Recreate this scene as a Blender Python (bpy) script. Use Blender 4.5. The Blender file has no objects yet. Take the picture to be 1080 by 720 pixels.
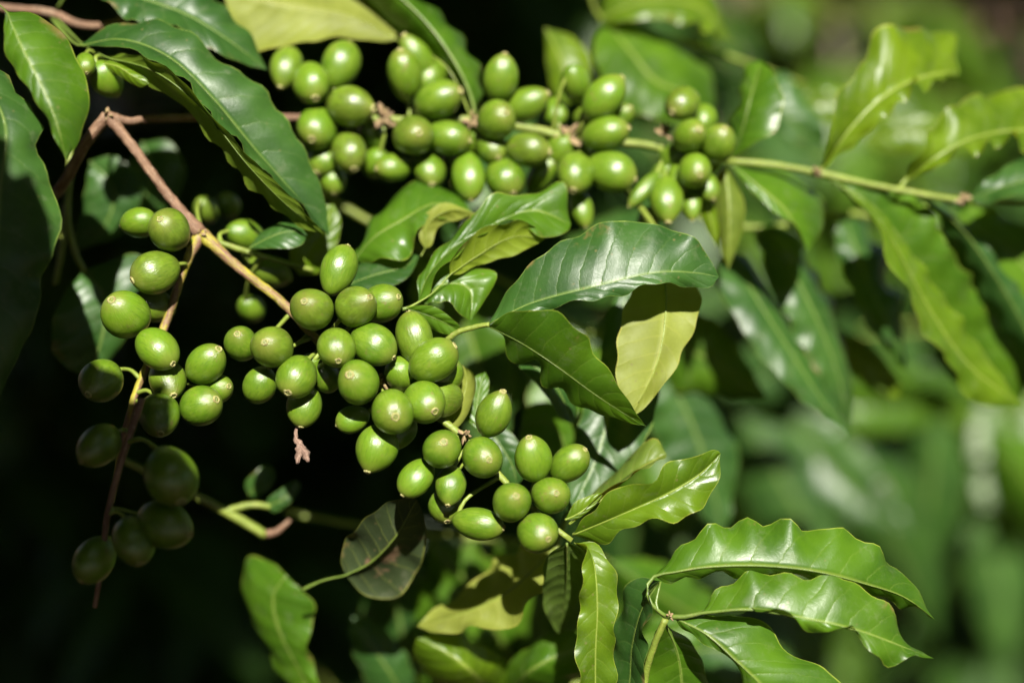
import bpy, math, random
import numpy as np
from mathutils import Vector, Matrix

random.seed(7)
R = math.radians
scene = bpy.context.scene
COL = scene.collection

# ------------------------------------------------------------------ camera
PITCH = 20.0
CAM = Vector((0, 0, 1.5))
cam_d = bpy.data.cameras.new("camera")
cam_d.lens = 50
cam_d.sensor_width = 36
cam_d.clip_start = 0.02
cam_d.clip_end = 400
cam_d.dof.use_dof = True
cam_d.dof.focus_distance = 0.5
cam_d.dof.aperture_fstop = 2.4
cam_d.dof.aperture_blades = 0
cam = bpy.data.objects.new("camera", cam_d)
cam.location = CAM
cam.rotation_euler = (R(90 - PITCH), 0, 0)
COL.objects.link(cam)
scene.camera = cam
CM = Matrix.Translation(CAM) @ Matrix.Rotation(R(90 - PITCH), 4, 'X')
CR = CM.to_3x3()

# ------------------------------------------------------------------ sun, sky, exposure
SUN_C = Vector((0.10, 0.54, 0.84)).normalized()        # towards the sun, seen from the camera
SUN_W = (CR @ SUN_C).normalized()
sd = bpy.data.lights.new("sun", 'SUN')
sd.energy = 5.0
sd.angle = R(0.5)
sd.color = (1.0, 0.95, 0.86)
so = bpy.data.objects.new("sun", sd)
so.rotation_euler = SUN_W.to_track_quat('Z', 'Y').to_euler()
so.location = (0, -2, 5)
COL.objects.link(so)

world = bpy.data.worlds.new("World")
scene.world = world
world.use_nodes = True
wn = world.node_tree
wn.nodes.clear()
sky = wn.nodes.new("ShaderNodeTexSky")
sky.sky_type = 'NISHITA'
sky.sun_disc = False
sky.sun_elevation = math.asin(SUN_W.z)
sky.sun_rotation = math.atan2(SUN_W.x, SUN_W.y)
bg = wn.nodes.new("ShaderNodeBackground")
bg.inputs[1].default_value = 0.05
wo = wn.nodes.new("ShaderNodeOutputWorld")
wn.links.new(sky.outputs[0], bg.inputs[0])
wn.links.new(bg.outputs[0], wo.inputs[0])

scene.view_settings.view_transform = 'Standard'
scene.view_settings.look = 'None'
scene.view_settings.exposure = 1.3
scene.view_settings.gamma = 1
scene.render.engine = 'CYCLES'
scene.cycles.max_bounces = 6
scene.cycles.diffuse_bounces = 3
scene.cycles.glossy_bounces = 3
scene.cycles.transmission_bounces = 4
scene.cycles.caustics_reflective = False
scene.cycles.caustics_refractive = False
scene.cycles.use_denoising = True


# ------------------------------------------------------------------ coordinates
def C(x, y, z):
    """millimetres about the point in focus: x right, y up, z towards the lens -> world"""
    return CM @ Vector((x / 1000, y / 1000, -0.5 + z / 1000))


def P(p):
    """photograph position + distance (mm in front of the plane in focus) -> world"""
    x, y, z = p
    d = 0.5 - z / 1000
    k = d * 0.72 / 1080
    return CM @ Vector(((x - 540) * k, (360 - y) * k, -d))


def pxm(z):
    return (0.5 - z / 1000) * 0.72 / 1080


# ------------------------------------------------------------------ node helper
class NT:
    def __init__(s, name):
        s.m = bpy.data.materials.new(name)
        s.m.use_nodes = True
        s.t = s.m.node_tree
        s.t.nodes.clear()
        s.out = s.n("ShaderNodeOutputMaterial")

    def n(s, typ, **kw):
        nd = s.t.nodes.new(typ)
        for k, v in kw.items():
            setattr(nd, k, v)
        return nd

    def l(s, a, b):
        s.t.links.new(a, b)

    def put(s, sock, v):
        if hasattr(v, "is_output"):
            s.l(v, sock)
        else:
            sock.default_value = v

    def math(s, op, a, b=None, c=None):
        nd = s.n("ShaderNodeMath", operation=op)
        s.put(nd.inputs[0], a)
        if b is not None:
            s.put(nd.inputs[1], b)
        if c is not None:
            s.put(nd.inputs[2], c)
        return nd.outputs[0]

    def mix(s, f, a, b):
        nd = s.n("ShaderNodeMix", data_type='RGBA')
        s.put(nd.inputs[0], f)
        s.put(nd.inputs[6], a)
        s.put(nd.inputs[7], b)
        return nd.outputs[2]

    def step(s, v, a, b, lo=0.0, hi=1.0):
        nd = s.n("ShaderNodeMapRange", interpolation_type='SMOOTHSTEP')
        s.put(nd.inputs[0], v)
        nd.inputs[1].default_value = a
        nd.inputs[2].default_value = b
        nd.inputs[3].default_value = lo
        nd.inputs[4].default_value = hi
        return nd.outputs[0]

    def noise(s, vec, scale, detail=2.0, rough=0.5):
        nd = s.n("ShaderNodeTexNoise")
        s.put(nd.inputs["Vector"], vec)
        nd.inputs["Scale"].default_value = scale
        nd.inputs["Detail"].default_value = detail
        nd.inputs["Roughness"].default_value = rough
        return nd.outputs[0]


def c4(c):
    return (c[0], c[1], c[2], 1.0)


def leaf_material(name, top, under, vein, trans=0.28, rough=0.30, tcol=(0.22, 0.36, 0.03), brown=0.0, spots=0.0):
    t = NT(name)
    uv = t.n("ShaderNodeUVMap", uv_map="UVMap")
    sx = t.n("ShaderNodeSeparateXYZ")
    t.l(uv.outputs[0], sx.inputs[0])
    u = sx.outputs[0]
    v = t.math('SUBTRACT', t.math('MULTIPLY', sx.outputs[1], 2.0), 1.0)
    av = t.math('ABSOLUTE', v)
    geo = t.n("ShaderNodeNewGeometry")
    oi = t.n("ShaderNodeObjectInfo")
    tc = t.n("ShaderNodeTexCoord")
    # a different patch of noise for each leaf
    off = t.n("ShaderNodeVectorMath", operation='ADD')
    t.l(tc.outputs["Object"], off.inputs[0])
    cx = t.n("ShaderNodeCombineXYZ")
    t.put(cx.inputs[0], t.math('MULTIPLY', oi.outputs["Random"], 7.0))
    t.put(cx.inputs[1], t.math('MULTIPLY', oi.outputs["Random"], 3.0))
    t.l(cx.outputs[0], off.inputs[1])
    ov = off.outputs[0]
    n_big = t.noise(ov, 38, 3, 0.55)
    n_mid = t.noise(ov, 160, 3, 0.6)
    n_fine = t.noise(ov, 1500, 2, 0.6)
    wob = t.math('MULTIPLY', t.math('SUBTRACT', n_mid, 0.5), 0.035)
    # side veins leave the midrib and run forward to the margin
    w = t.math('MULTIPLY', t.math('ADD', t.math('SUBTRACT', u, t.math('MULTIPLY', t.math('POWER', av, 1.35), 0.11)), wob), 10.5)
    f = t.math('FRACT', t.math('ADD', w, t.math('MULTIPLY', t.math('SIGN', v), 0.21)))
    d = t.math('MULTIPLY', t.math('ABSOLUTE', t.math('SUBTRACT', f, 0.5)), 2.0)
    vm = t.math('MULTIPLY', t.step(d, 0.86, 1.0), t.math('SUBTRACT', 1.0, t.math('MULTIPLY', av, 0.75)))
    fineveins = t.n("ShaderNodeTexVoronoi", feature='DISTANCE_TO_EDGE')
    t.l(ov, fineveins.inputs["Vector"])
    fineveins.inputs["Scale"].default_value = 520
    net = t.step(fineveins.outputs["Distance"], 0.0, 0.10, 1.0, 0.0)
    mid = t.step(av, 0.015, 0.06, 1.0, 0.0)
    rim = t.step(av, 0.965, 0.99)
    # colours of the two faces of the blade
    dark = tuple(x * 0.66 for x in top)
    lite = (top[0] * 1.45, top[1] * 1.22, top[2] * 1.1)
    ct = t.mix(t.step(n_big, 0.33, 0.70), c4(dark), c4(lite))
    ct = t.mix(t.math('MULTIPLY', oi.outputs["Random"], 0.35), ct, c4((top[0] * 0.8, top[1] * 0.92, top[2] * 1.2)))
    ct = t.mix(t.math('MULTIPLY', net, 0.16), ct, c4(lite))
    ct = t.mix(t.math('MULTIPLY', vm, 0.16), ct, c4(vein))
    ct = t.mix(t.math('MULTIPLY', mid, 0.6), ct, c4(vein))
    cu = t.mix(t.step(n_big, 0.3, 0.72), c4(tuple(x * 0.8 for x in under)), c4(tuple(x * 1.15 for x in under)))
    cu = t.mix(t.math('MULTIPLY', net, 0.22), cu, c4(tuple(x * 0.7 for x in under)))
    cu = t.mix(t.math('MULTIPLY', vm, 0.5), cu, c4(vein))
    cu = t.mix(t.math('MULTIPLY', mid, 0.8), cu, c4(vein))
    col = t.mix(geo.outputs["Backfacing"], ct, cu)
    col = t.mix(t.math('MULTIPLY', rim, t.step(n_mid, 0.35, 0.65, 0.25, 0.8)), col, c4((vein[0] * 1.25, vein[1] * 1.12, vein[2] * 0.9)))
    # small corky specks and dust
    vo = t.n("ShaderNodeTexVoronoi")
    t.l(ov, vo.inputs["Vector"])
    vo.inputs["Scale"].default_value = 260
    speck = t.math('MULTIPLY', t.step(vo.outputs["Distance"], 0.10, 0.17, 1.0, 0.0), t.step(n_mid, 0.52 - spots, 0.62 - spots))
    col = t.mix(t.math('MULTIPLY', speck, 0.45), col, c4((0.16, 0.13, 0.05)))
    wear = t.math('MULTIPLY', t.step(av, 0.70, 0.98), t.step(t.noise(ov, 55, 4, 0.65), 0.60, 0.68))
    col = t.mix(t.math('MULTIPLY', wear, 0.75), col, c4((0.15, 0.105, 0.035)))
    dust = t.step(t.noise(ov, 130, 6, 0.75), 0.52, 0.72)
    col = t.mix(t.math('MULTIPLY', dust, 0.16), col, c4((0.20, 0.20, 0.13)))
    if brown > 0:
        bn = t.step(t.noise(ov, 42, 4, 0.65), 0.60 - brown, 0.68 - brown)
        col = t.mix(t.math('MULTIPLY', bn, 0.85), col, c4((0.20, 0.12, 0.07)))
    pr = t.n("ShaderNodeBsdfPrincipled")
    t.l(col, pr.inputs["Base Color"])
    rg = t.math('ADD', t.math('MULTIPLY', t.noise(ov, 90, 5, 0.7), 0.34), rough - 0.17)
    rg = t.math('ADD', rg, t.math('MULTIPLY', dust, 0.12))
    rg = t.math('ADD', rg, t.math('MULTIPLY', geo.outputs["Backfacing"], 0.18))
    t.put(pr.inputs["Roughness"], rg)
    pr.inputs["IOR"].default_value = 1.45
    pr.inputs["Specular IOR Level"].default_value = 0.38
    h = t.math('ADD', t.math('MULTIPLY', t.math('POWER', t.math('SUBTRACT', 1.0, d), 0.6), 0.55),
               t.math('MULTIPLY', n_fine, 0.03))
    h = t.math('ADD', h, t.math('MULTIPLY', n_mid, 0.05))
    h = t.math('SUBTRACT', h, t.math('MULTIPLY', net, 0.025))
    bp = t.n("ShaderNodeBump")
    bp.inputs["Strength"].default_value = 0.8
    bp.inputs["Distance"].default_value = 0.0005
    t.l(h, bp.inputs["Height"])
    t.l(bp.outputs[0], pr.inputs["Normal"])
    tr = t.n("ShaderNodeBsdfTranslucent")
    tcm = t.mix(t.math('MULTIPLY', vm, 0.4), c4(tcol), c4((tcol[0] * 0.7, tcol[1] * 0.7, tcol[2] * 0.7)))
    t.l(tcm, tr.inputs["Color"])
    ms = t.n("ShaderNodeMixShader")
    ms.inputs[0].default_value = trans
    t.l(pr.outputs[0], ms.inputs[1])
    t.l(tr.outputs[0], ms.inputs[2])
    t.l(ms.outputs[0], t.out.inputs[0])
    return t.m


def cherry_material():
    t = NT("coffee_cherry_skin")
    tc = t.n("ShaderNodeTexCoord")
    oi = t.n("ShaderNodeObjectInfo")
    sep = t.n("ShaderNodeSeparateXYZ")
    t.l(tc.outputs["Object"], sep.inputs[0])
    # streaks run from the stalk to the tip
    ang = t.math('ARCTAN2', sep.outputs[1], sep.outputs[0])
    cs = t.n("ShaderNodeCombineXYZ")
    t.put(cs.inputs[0], t.math('MULTIPLY', t.math('COSINE', ang), 3.2))
    t.put(cs.inputs[1], t.math('MULTIPLY', t.math('SINE', ang), 3.2))
    t.put(cs.inputs[2], t.math('ADD', t.math('MULTIPLY', sep.outputs[2], 1.1), t.math('MULTIPLY', oi.outputs["Random"], 50.0)))
    streak = t.noise(cs.outputs[0], 3.2, 4, 0.65)
    of = t.n("ShaderNodeVectorMath", operation='ADD')
    t.l(tc.outputs["Object"], of.inputs[0])
    cx = t.n("ShaderNodeCombineXYZ")
    t.put(cx.inputs[0], t.math('MULTIPLY', oi.outputs["Random"], 40.0))
    t.l(cx.outputs[0], of.inputs[1])
    rnd2 = t.math('FRACT', t.math('MULTIPLY', oi.outputs["Random"], 7.31))
    blot = t.noise(of.outputs[0], 1.3, 3, 0.6)
    fine = t.noise(of.outputs[0], 14, 3, 0.7)
    a = t.mix(oi.outputs["Random"], c4((0.060, 0.128, 0.005)), c4((0.092, 0.165, 0.007)))
    a = t.mix(t.step(rnd2, 0.72, 0.95, 0, 0.75), a, c4((0.078, 0.108, 0.010)))
    a = t.mix(t.step(rnd2, 0.28, 0.05, 0, 0.7), a, c4((0.105, 0.205, 0.008)))
    a = t.mix(t.step(blot, 0.35, 0.72), a, c4((0.118, 0.192, 0.012)))
    a = t.mix(t.math('MULTIPLY', t.step(streak, 0.50, 0.68), 0.45), a, c4((0.045, 0.100, 0.009)))
    a = t.mix(t.math('MULTIPLY', t.step(streak, 0.46, 0.30), 0.35), a, c4((0.17, 0.24, 0.045)))
    a = t.mix(t.step(sep.outputs[2], 0.62, 0.98, 0.0, 0.45), a, c4((0.16, 0.17, 0.03)))
    vo = t.n("ShaderNodeTexVoronoi")
    t.l(of.outputs[0], vo.inputs["Vector"])
    vo.inputs["Scale"].default_value = 9
    sp = t.step(vo.outputs["Distance"], 0.07, 0.16, 1.0, 0.0)
    a = t.mix(t.math('MULTIPLY', sp, 0.35), a, c4((0.26, 0.28, 0.10)))
    scuff = t.math('MULTIPLY', t.step(t.noise(of.outputs[0], 2.4, 5, 0.7), 0.59, 0.68), 0.55)
    a = t.mix(scuff, a, c4((0.15, 0.115, 0.045)))
    pr = t.n("ShaderNodeBsdfPrincipled")
    t.l(a, pr.inputs["Base Color"])
    t.put(pr.inputs["Roughness"], t.math('ADD', t.math('MULTIPLY', fine, 0.16), 0.24))
    pr.inputs["Specular IOR Level"].default_value = 0.75
    pr.inputs["IOR"].default_value = 1.45
    pr.inputs["Subsurface Weight"].default_value = 0.10
    pr.inputs["Subsurface Radius"].default_value = (0.6, 1.0, 0.2)
    pr.inputs["Subsurface Scale"].default_value = 0.002
    h = t.math('ADD', t.math('MULTIPLY', streak, 0.7), t.math('MULTIPLY', fine, 0.35))
    bp = t.n("ShaderNodeBump")
    bp.inputs["Strength"].default_value = 0.55
    bp.inputs["Distance"].default_value = 0.0004
    t.l(h, bp.inputs["Height"])
    t.l(bp.outputs[0], pr.inputs["Normal"])
    t.l(pr.outputs[0], t.out.inputs[0])
    return t.m


def bark_material(name, a, b, c, rough=0.6, patch=0.5, bump=0.0006):
    """a, b: the two skins of the twig in lengthwise patches, c: scars and specks"""
    t = NT(name)
    uv = t.n("ShaderNodeUVMap", uv_map="UVMap")
    mp = t.n("ShaderNodeMapping")
    mp.inputs["Scale"].default_value = (2.2, 38.0, 1)
    t.l(uv.outputs[0], mp.inputs[0])
    tc = t.n("ShaderNodeTexCoord")
    n1 = t.noise(mp.outputs[0], 1.6, 4, 0.6)
    n2 = t.noise(tc.outputs["Object"], 700, 4, 0.65)
    n3 = t.noise(tc.outputs["Object"], 220, 3, 0.6)
    col = t.mix(t.step(n1, patch - 0.06, patch + 0.06), c4(a), c4(b))
    col = t.mix(t.step(n2, 0.56, 0.70, 0, 0.6), col, c4(c))
    col = t.mix(t.step(n3, 0.35, 0.65, 0, 0.35), col, c4(tuple(x * 0.5 for x in a)))
    col = t.mix(t.step(t.noise(tc.outputs["Object"], 150, 5, 0.7), 0.58, 0.66, 0, 0.55), col, c4(tuple(x * 0.85 for x in c)))
    pr = t.n("ShaderNodeBsdfPrincipled")
    t.l(col, pr.inputs["Base Color"])
    pr.inputs["Roughness"].default_value = rough
    bp = t.n("ShaderNodeBump")
    bp.inputs["Strength"].default_value = 0.8
    bp.inputs["Distance"].default_value = bump
    t.l(t.math('ADD', n2, t.math('MULTIPLY', n1, 0.6)), bp.inputs["Height"])
    t.l(bp.outputs[0], pr.inputs["Normal"])
    t.l(pr.outputs[0], t.out.inputs[0])
    return t.m


M = {}
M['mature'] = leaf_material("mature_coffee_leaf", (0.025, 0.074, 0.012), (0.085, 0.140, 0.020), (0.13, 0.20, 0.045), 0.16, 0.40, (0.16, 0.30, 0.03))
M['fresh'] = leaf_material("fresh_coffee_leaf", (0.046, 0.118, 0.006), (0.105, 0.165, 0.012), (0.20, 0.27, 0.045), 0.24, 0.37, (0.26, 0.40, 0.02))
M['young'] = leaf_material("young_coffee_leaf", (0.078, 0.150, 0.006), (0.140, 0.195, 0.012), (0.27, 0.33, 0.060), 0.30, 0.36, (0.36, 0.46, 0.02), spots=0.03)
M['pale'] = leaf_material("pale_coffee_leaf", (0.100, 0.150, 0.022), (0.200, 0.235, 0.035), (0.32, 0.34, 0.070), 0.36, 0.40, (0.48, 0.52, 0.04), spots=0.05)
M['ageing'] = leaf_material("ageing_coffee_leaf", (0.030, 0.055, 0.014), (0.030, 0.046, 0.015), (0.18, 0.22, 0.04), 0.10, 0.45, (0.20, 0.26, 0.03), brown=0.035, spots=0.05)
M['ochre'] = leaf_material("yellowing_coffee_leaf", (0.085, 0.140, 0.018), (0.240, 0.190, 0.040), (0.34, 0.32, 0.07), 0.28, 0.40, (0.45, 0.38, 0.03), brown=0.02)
M['cherry'] = cherry_material()
M['bark'] = bark_material("brown_coffee_bark", (0.135, 0.070, 0.038), (0.22, 0.130, 0.075), (0.36, 0.27, 0.18), 0.7, 0.5)
M['peel'] = bark_material("half_green_bark", (0.30, 0.27, 0.022), (0.17, 0.085, 0.058), (0.36, 0.28, 0.15), 0.6, 0.48)
M['green'] = bark_material("green_twig", (0.165, 0.220, 0.030), (0.215, 0.255, 0.040), (0.28, 0.26, 0.08), 0.45, 0.55, 0.0004)
M['petiole'] = bark_material("petiole_green", (0.185, 0.250, 0.035), (0.225, 0.275, 0.045), (0.28, 0.30, 0.08), 0.4, 0.55, 0.0002)
M['rib'] = bark_material("midrib_green", (0.105, 0.165, 0.026), (0.135, 0.19, 0.032), (0.2, 0.22, 0.06), 0.4, 0.55, 0.0002)
M['calyx'] = bark_material("calyx_scar", (0.38, 0.37, 0.13), (0.26, 0.20, 0.08), (0.55, 0.50, 0.28), 0.65, 0.5, 0.0003)
M['scar'] = bark_material("calyx_pit", (0.10, 0.08, 0.03), (0.06, 0.05, 0.02), (0.2, 0.16, 0.08), 0.8, 0.5, 0.0003)
M['bract'] = bark_material("dry_bract", (0.25, 0.16, 0.09), (0.24, 0.21, 0.06), (0.42, 0.32, 0.22), 0.75, 0.5, 0.0004)
M['dry'] = bark_material("withered_flower", (0.22, 0.14, 0.10), (0.12, 0.07, 0.05), (0.38, 0.29, 0.23), 0.85, 0.5, 0.0005)
M['trunk'] = bark_material("trunk_bark", (0.20, 0.15, 0.105), (0.28, 0.22, 0.16), (0.38, 0.34, 0.28), 0.85, 0.5, 0.003)


# ------------------------------------------------------------------ object helpers
def tag(o, label=None, cat=None, group=None, kind=None):
    if label: o['label'] = label
    if cat: o['category'] = cat
    if group: o['group'] = group
    if kind: o['kind'] = kind
    return o


def thing(name, label, cat, loc, group=None):
    o = bpy.data.objects.new(name, None)
    o.empty_display_size = 0.01
    o.location = loc
    COL.objects.link(o)
    return tag(o, label, cat, group)


def origin(o):
    v = Vector((0, 0, 0))
    while o is not None:
        v = v + Vector(o.location)
        o = o.parent
    return v


def mesh_obj(name, verts, faces, mats, parent=None, uvs=None, fm=None, loc=None, smooth=True):
    """verts in world metres; the object sits at its first vertex (or loc)"""
    loc = Vector(loc) if loc is not None else Vector(verts[0])
    me = bpy.data.meshes.new(name)
    me.from_pydata([tuple(Vector(v) - loc) for v in verts], [], faces)
    for m in mats:
        me.materials.append(m)
    if uvs is not None:
        ul = me.uv_layers.new(name="UVMap")
        li = np.empty(len(me.loops), dtype=np.int32)
        me.loops.foreach_get("vertex_index", li)
        ul.data.foreach_set("uv", np.asarray(uvs, dtype=np.float32)[li].ravel())
    if fm is not None:
        me.polygons.foreach_set("material_index", fm)
    if smooth:
        me.polygons.foreach_set("use_smooth", [True] * len(me.polygons))
    me.update()
    o = bpy.data.objects.new(name, me)
    if parent is not None:
        o.parent = parent
        o.location = loc - origin(parent)
    else:
        o.location = loc
    COL.objects.link(o)
    return o


def spline(pts, n):
    """Catmull-Rom through pts (arrays), n samples evenly spaced along the length"""
    p = np.asarray(pts, dtype=float)
    if len(p) == 2:
        return p[0] + (p[1] - p[0]) * np.linspace(0, 1, n)[:, None]
    q = np.vstack([2 * p[0] - p[1], p, 2 * p[-1] - p[-2]])
    out = []
    for i in range(1, len(q) - 2):
        p0, p1, p2, p3 = q[i - 1], q[i], q[i + 1], q[i + 2]
        for t in np.linspace(0, 1, 16, endpoint=False):
            out.append(0.5 * (2 * p1 + (p2 - p0) * t + (2 * p0 - 5 * p1 + 4 * p2 - p3) * t * t + (3 * p1 - p0 - 3 * p2 + p3) * t ** 3))
    out.append(p[-1])
    out = np.array(out)
    s = np.concatenate([[0], np.cumsum(np.linalg.norm(np.diff(out, axis=0), axis=1))])
    s /= s[-1]
    u = np.linspace(0, 1, n)
    return np.stack([np.interp(u, s, out[:, k]) for k in range(out.shape[1])], 1)


def tube(pts, radii, n=24, sides=10, lump=0.0):
    """world points -> verts, faces, uvs of a capped tapering tube"""
    c = spline([tuple(p) for p in pts], n)
    r = np.interp(np.linspace(0, 1, n), np.linspace(0, 1, len(radii)), radii)
    tg = np.gradient(c, axis=0)
    tg /= np.linalg.norm(tg, axis=1)[:, None] + 1e-12
    ref = np.array([0.13, 0.31, 0.94])
    V, U = [], []
    length = np.concatenate([[0], np.cumsum(np.linalg.norm(np.diff(c, axis=0), axis=1))])
    ph = random.random() * 6
    for i in range(n):
        a = np.cross(tg[i], ref); a /= np.linalg.norm(a) + 1e-9
        b = np.cross(tg[i], a)
        for k in range(sides):
            th = 2 * math.pi * k / sides
            rr = r[i] * (1 + lump * (math.sin(3 * th + ph + i * 0.7) * 0.5 + math.sin(i * 1.9 + ph * 2 + th) * 0.5))
            V.append(c[i] + rr * (math.cos(th) * a + math.sin(th) * b))
            U.append((k / sides, length[i]))
    F = []
    for i in range(n - 1):
        for k in range(sides):
            k2 = (k + 1) % sides
            F.append((i * sides + k, i * sides + k2, (i + 1) * sides + k2, (i + 1) * sides + k))
    F.append(tuple(range(sides))[::-1])
    F.append(tuple((n - 1) * sides + k for k in range(sides)))
    return V, F, U


def tube_obj(name, pts, radii, mat, parent, n=24, sides=10, lump=0.0):
    V, F, U = tube(pts, radii, n, sides, lump)
    return mesh_obj(name, V, F, [mat], parent, U)


def twig(parent, pts, radii, mat, name='stem', n=30, lump=0.08, sides=12):
    """pts in photograph position + distance, radii in mm"""
    return tube_obj(name, [P(p) for p in pts], [r / 1000 for r in radii], M[mat], parent, n, sides, lump)


# ------------------------------------------------------------------ leaves
def leaf(parent, mid, ea, eb, mat='fresh', top=True, ripple=1.2, waves=5.5, camber=0.10, za=0.0, zb=0.0, pet=None,
         nu=44, nv=9, rib=0.75, label=None, phase=None):
    """A blade between its midrib and its two margins; half A shows its upper face (top) or its under face.
    mid: (x, y, z) from base to tip, ea / eb: margins between base and tip as (x, y) or (x, y, z);
    za / zb: how far (mm) a margin without its own z stands in front of the midrib."""
    mz = spline([(p[2],) for p in mid], 50)[:, 0]

    def edge(e, dz):
        pts = [mid[0]]
        m = len(e)
        for i, p in enumerate(e):
            if len(p) == 3:
                pts.append(p)
            else:
                t = (i + 1) / (m + 1)
                pts.append((p[0], p[1], mz[int(t * 49)] + dz * math.sin(math.pi * t) ** 0.6))
        pts.append(mid[-1])
        return spline([tuple(P(q)) for q in pts], nu)

    m = spline([tuple(P(q)) for q in mid], nu)
    A, B = edge(ea, za), edge(eb, zb)
    cam_p = np.array(CAM)
    tang = np.gradient(m, axis=0)
    # the upper face is the one from which half A, seen along its length, turns one way round
    nA = np.cross(tang, A - m).sum(0)
    view = cam_p - m.mean(0)
    sgn = 1.0 if np.dot(nA, view) > 0 else -1.0
    if not top:
        sgn = -sgn
    ph = random.random() * 6.28 if phase is None else phase
    ph2 = ph + 1.0 + random.random() * 2
    Ls = float(np.linalg.norm(np.diff(m, axis=0), axis=1).sum())
    ripple, waves, rib = ripple * 1.8 * min(1.0, Ls / 0.07), Ls / 0.0145, rib * 0.62
    rows = np.zeros((nu, 2 * nv - 1, 3))
    for i in range(nu):
        u = i / (nu - 1)
        t = tang[i] / (np.linalg.norm(tang[i]) + 1e-12)
        for side, E, p0 in ((-1, A, ph), (1, B, ph2)):
            w = E[i] - m[i]
            wl = np.linalg.norm(w) + 1e-9
            nn = np.cross(t, w) * (sgn if side == -1 else -sgn)
            nn /= np.linalg.norm(nn) + 1e-12
            env = math.sin(math.pi * min(1, max(0, u))) ** 0.5
            for j in range(nv):
                v = j / (nv - 1)
                p = m[i] + w * v + nn * (camber * wl * 4 * v * (1 - v))
                rp = (0.65 + 0.45 * math.sin(5.1 * u + 2.7 * p0)) * math.sin(2 * math.pi * waves * u + p0 + 1.5 * math.sin(6.3 * u + p0)) + 0.5 * math.sin(2 * math.pi * waves * 0.55 * u + 2.1 * p0)
                p = p + nn * (ripple * 0.001 * env * v ** 2.2 * rp)
                p = p + w / wl * (0.0003 * ripple * env * v ** 3 * math.sin(2 * math.pi * waves * u * 1.3 + p0 * 1.7))
                rows[i, nv - 1 + side * j] = p
    nc = 2 * nv - 1
    V = rows.reshape(-1, 3)
    us_ = min(1.0, 0.3 + 0.7 * Ls / 0.07)
    UV = [(us_ * i / (nu - 1), j / (nc - 1)) for i in range(nu) for j in range(nc)]
    F = []
    for i in range(nu - 1):
        for j in range(nc - 1):
            q = (i * nc + j, (i + 1) * nc + j, (i + 1) * nc + j + 1, i * nc + j + 1)
            F.append(q)
    # make geometric normals agree with "upper face"
    k = (nu // 2) * nc + nv // 2
    a, b, c_ = V[k], V[k + nc], V[k + 1]
    fn = np.cross(b - a, c_ - a)
    i = nu // 2
    want = np.cross(tang[i], A[i] - m[i]) * sgn
    if np.dot(fn, want) < 0:
        F = [q[::-1] for q in F]
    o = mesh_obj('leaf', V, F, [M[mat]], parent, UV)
    if label: o['label'] = label
    # the midrib and its stalk: raised below, nearly flush above
    upn = []
    for i in range(nu):
        w = np.cross(tang[i], A[i] - m[i]) * sgn
        if np.linalg.norm(w) < 1e-12: w = want
        upn.append(w / (np.linalg.norm(w) + 1e-12))
    upn = np.array(upn)
    upn[0] = upn[1]; upn[-1] = upn[-2]
    k0 = int(nu * 0.97)
    idx = list(range(0, k0, 3))
    pts = [Vector(m[i] - upn[i] * rib * 0.0006 * (1 - i / nu)) for i in idx]
    rad = [rib * 0.001 * (1 - 0.86 * i / nu) for i in idx]
    if pet:
        pp = [P(q) for q in pet]
        pts = pp + pts
        rad = [rib * 0.0015] * len(pp) + rad
    tube_obj('midrib', pts, rad, M['rib' if mat in ('mature', 'fresh', 'ageing') else 'petiole'], o, max(24, len(pts) * 2), 8)
    return o


def blade_arrays(frames, nu=9, nv=5, seed=0):
    """many plain leaves for bushes: frames of (base, direction, up, length, width, droop)"""
    rnd = random.Random(seed)
    V, F, UV = [], [], []
    us = np.linspace(0, 1, nu)
    prof = np.sin(np.pi * us ** 0.85) ** 0.8 * (1 - 0.25 * us)
    for (b, d, up, L, W, dr) in frames:
        b = np.array(b); d = np.array(d); up = np.array(up)
        d = d / np.linalg.norm(d)
        s = np.cross(d, up); s /= np.linalg.norm(s) + 1e-9
        up = np.cross(s, d)
        ph = rnd.random() * 6.28
        base = len(V)
        fold = rnd.uniform(0.05, 0.35)
        for i, u in enumerate(us):
            ang = dr * u
            c = b + L * (d * math.sin(ang + 1e-6) / (dr + 1e-6) - np.array([0, 0, 1.0]) * (1 - math.cos(ang)) / (dr + 1e-6))
            nrm = up * math.cos(ang) + d * math.sin(ang) * 0.7
            for j in range(nv):
                v = 2 * j / (nv - 1) - 1
                w = 0.5 * W * prof[i]
                V.append(c + s * (v * w) + nrm * (abs(v) * w * fold + 0.05 * W * v * v * math.sin(18 * u + ph + v)))
                UV.append((u, j / (nv - 1)))
        for i in range(nu - 1):
            for j in range(nv - 1):
                F.append((base + i * nv + j, base + i * nv + j + 1, base + (i + 1) * nv + j + 1, base + (i + 1) * nv + j))
    return V, F, UV


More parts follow.
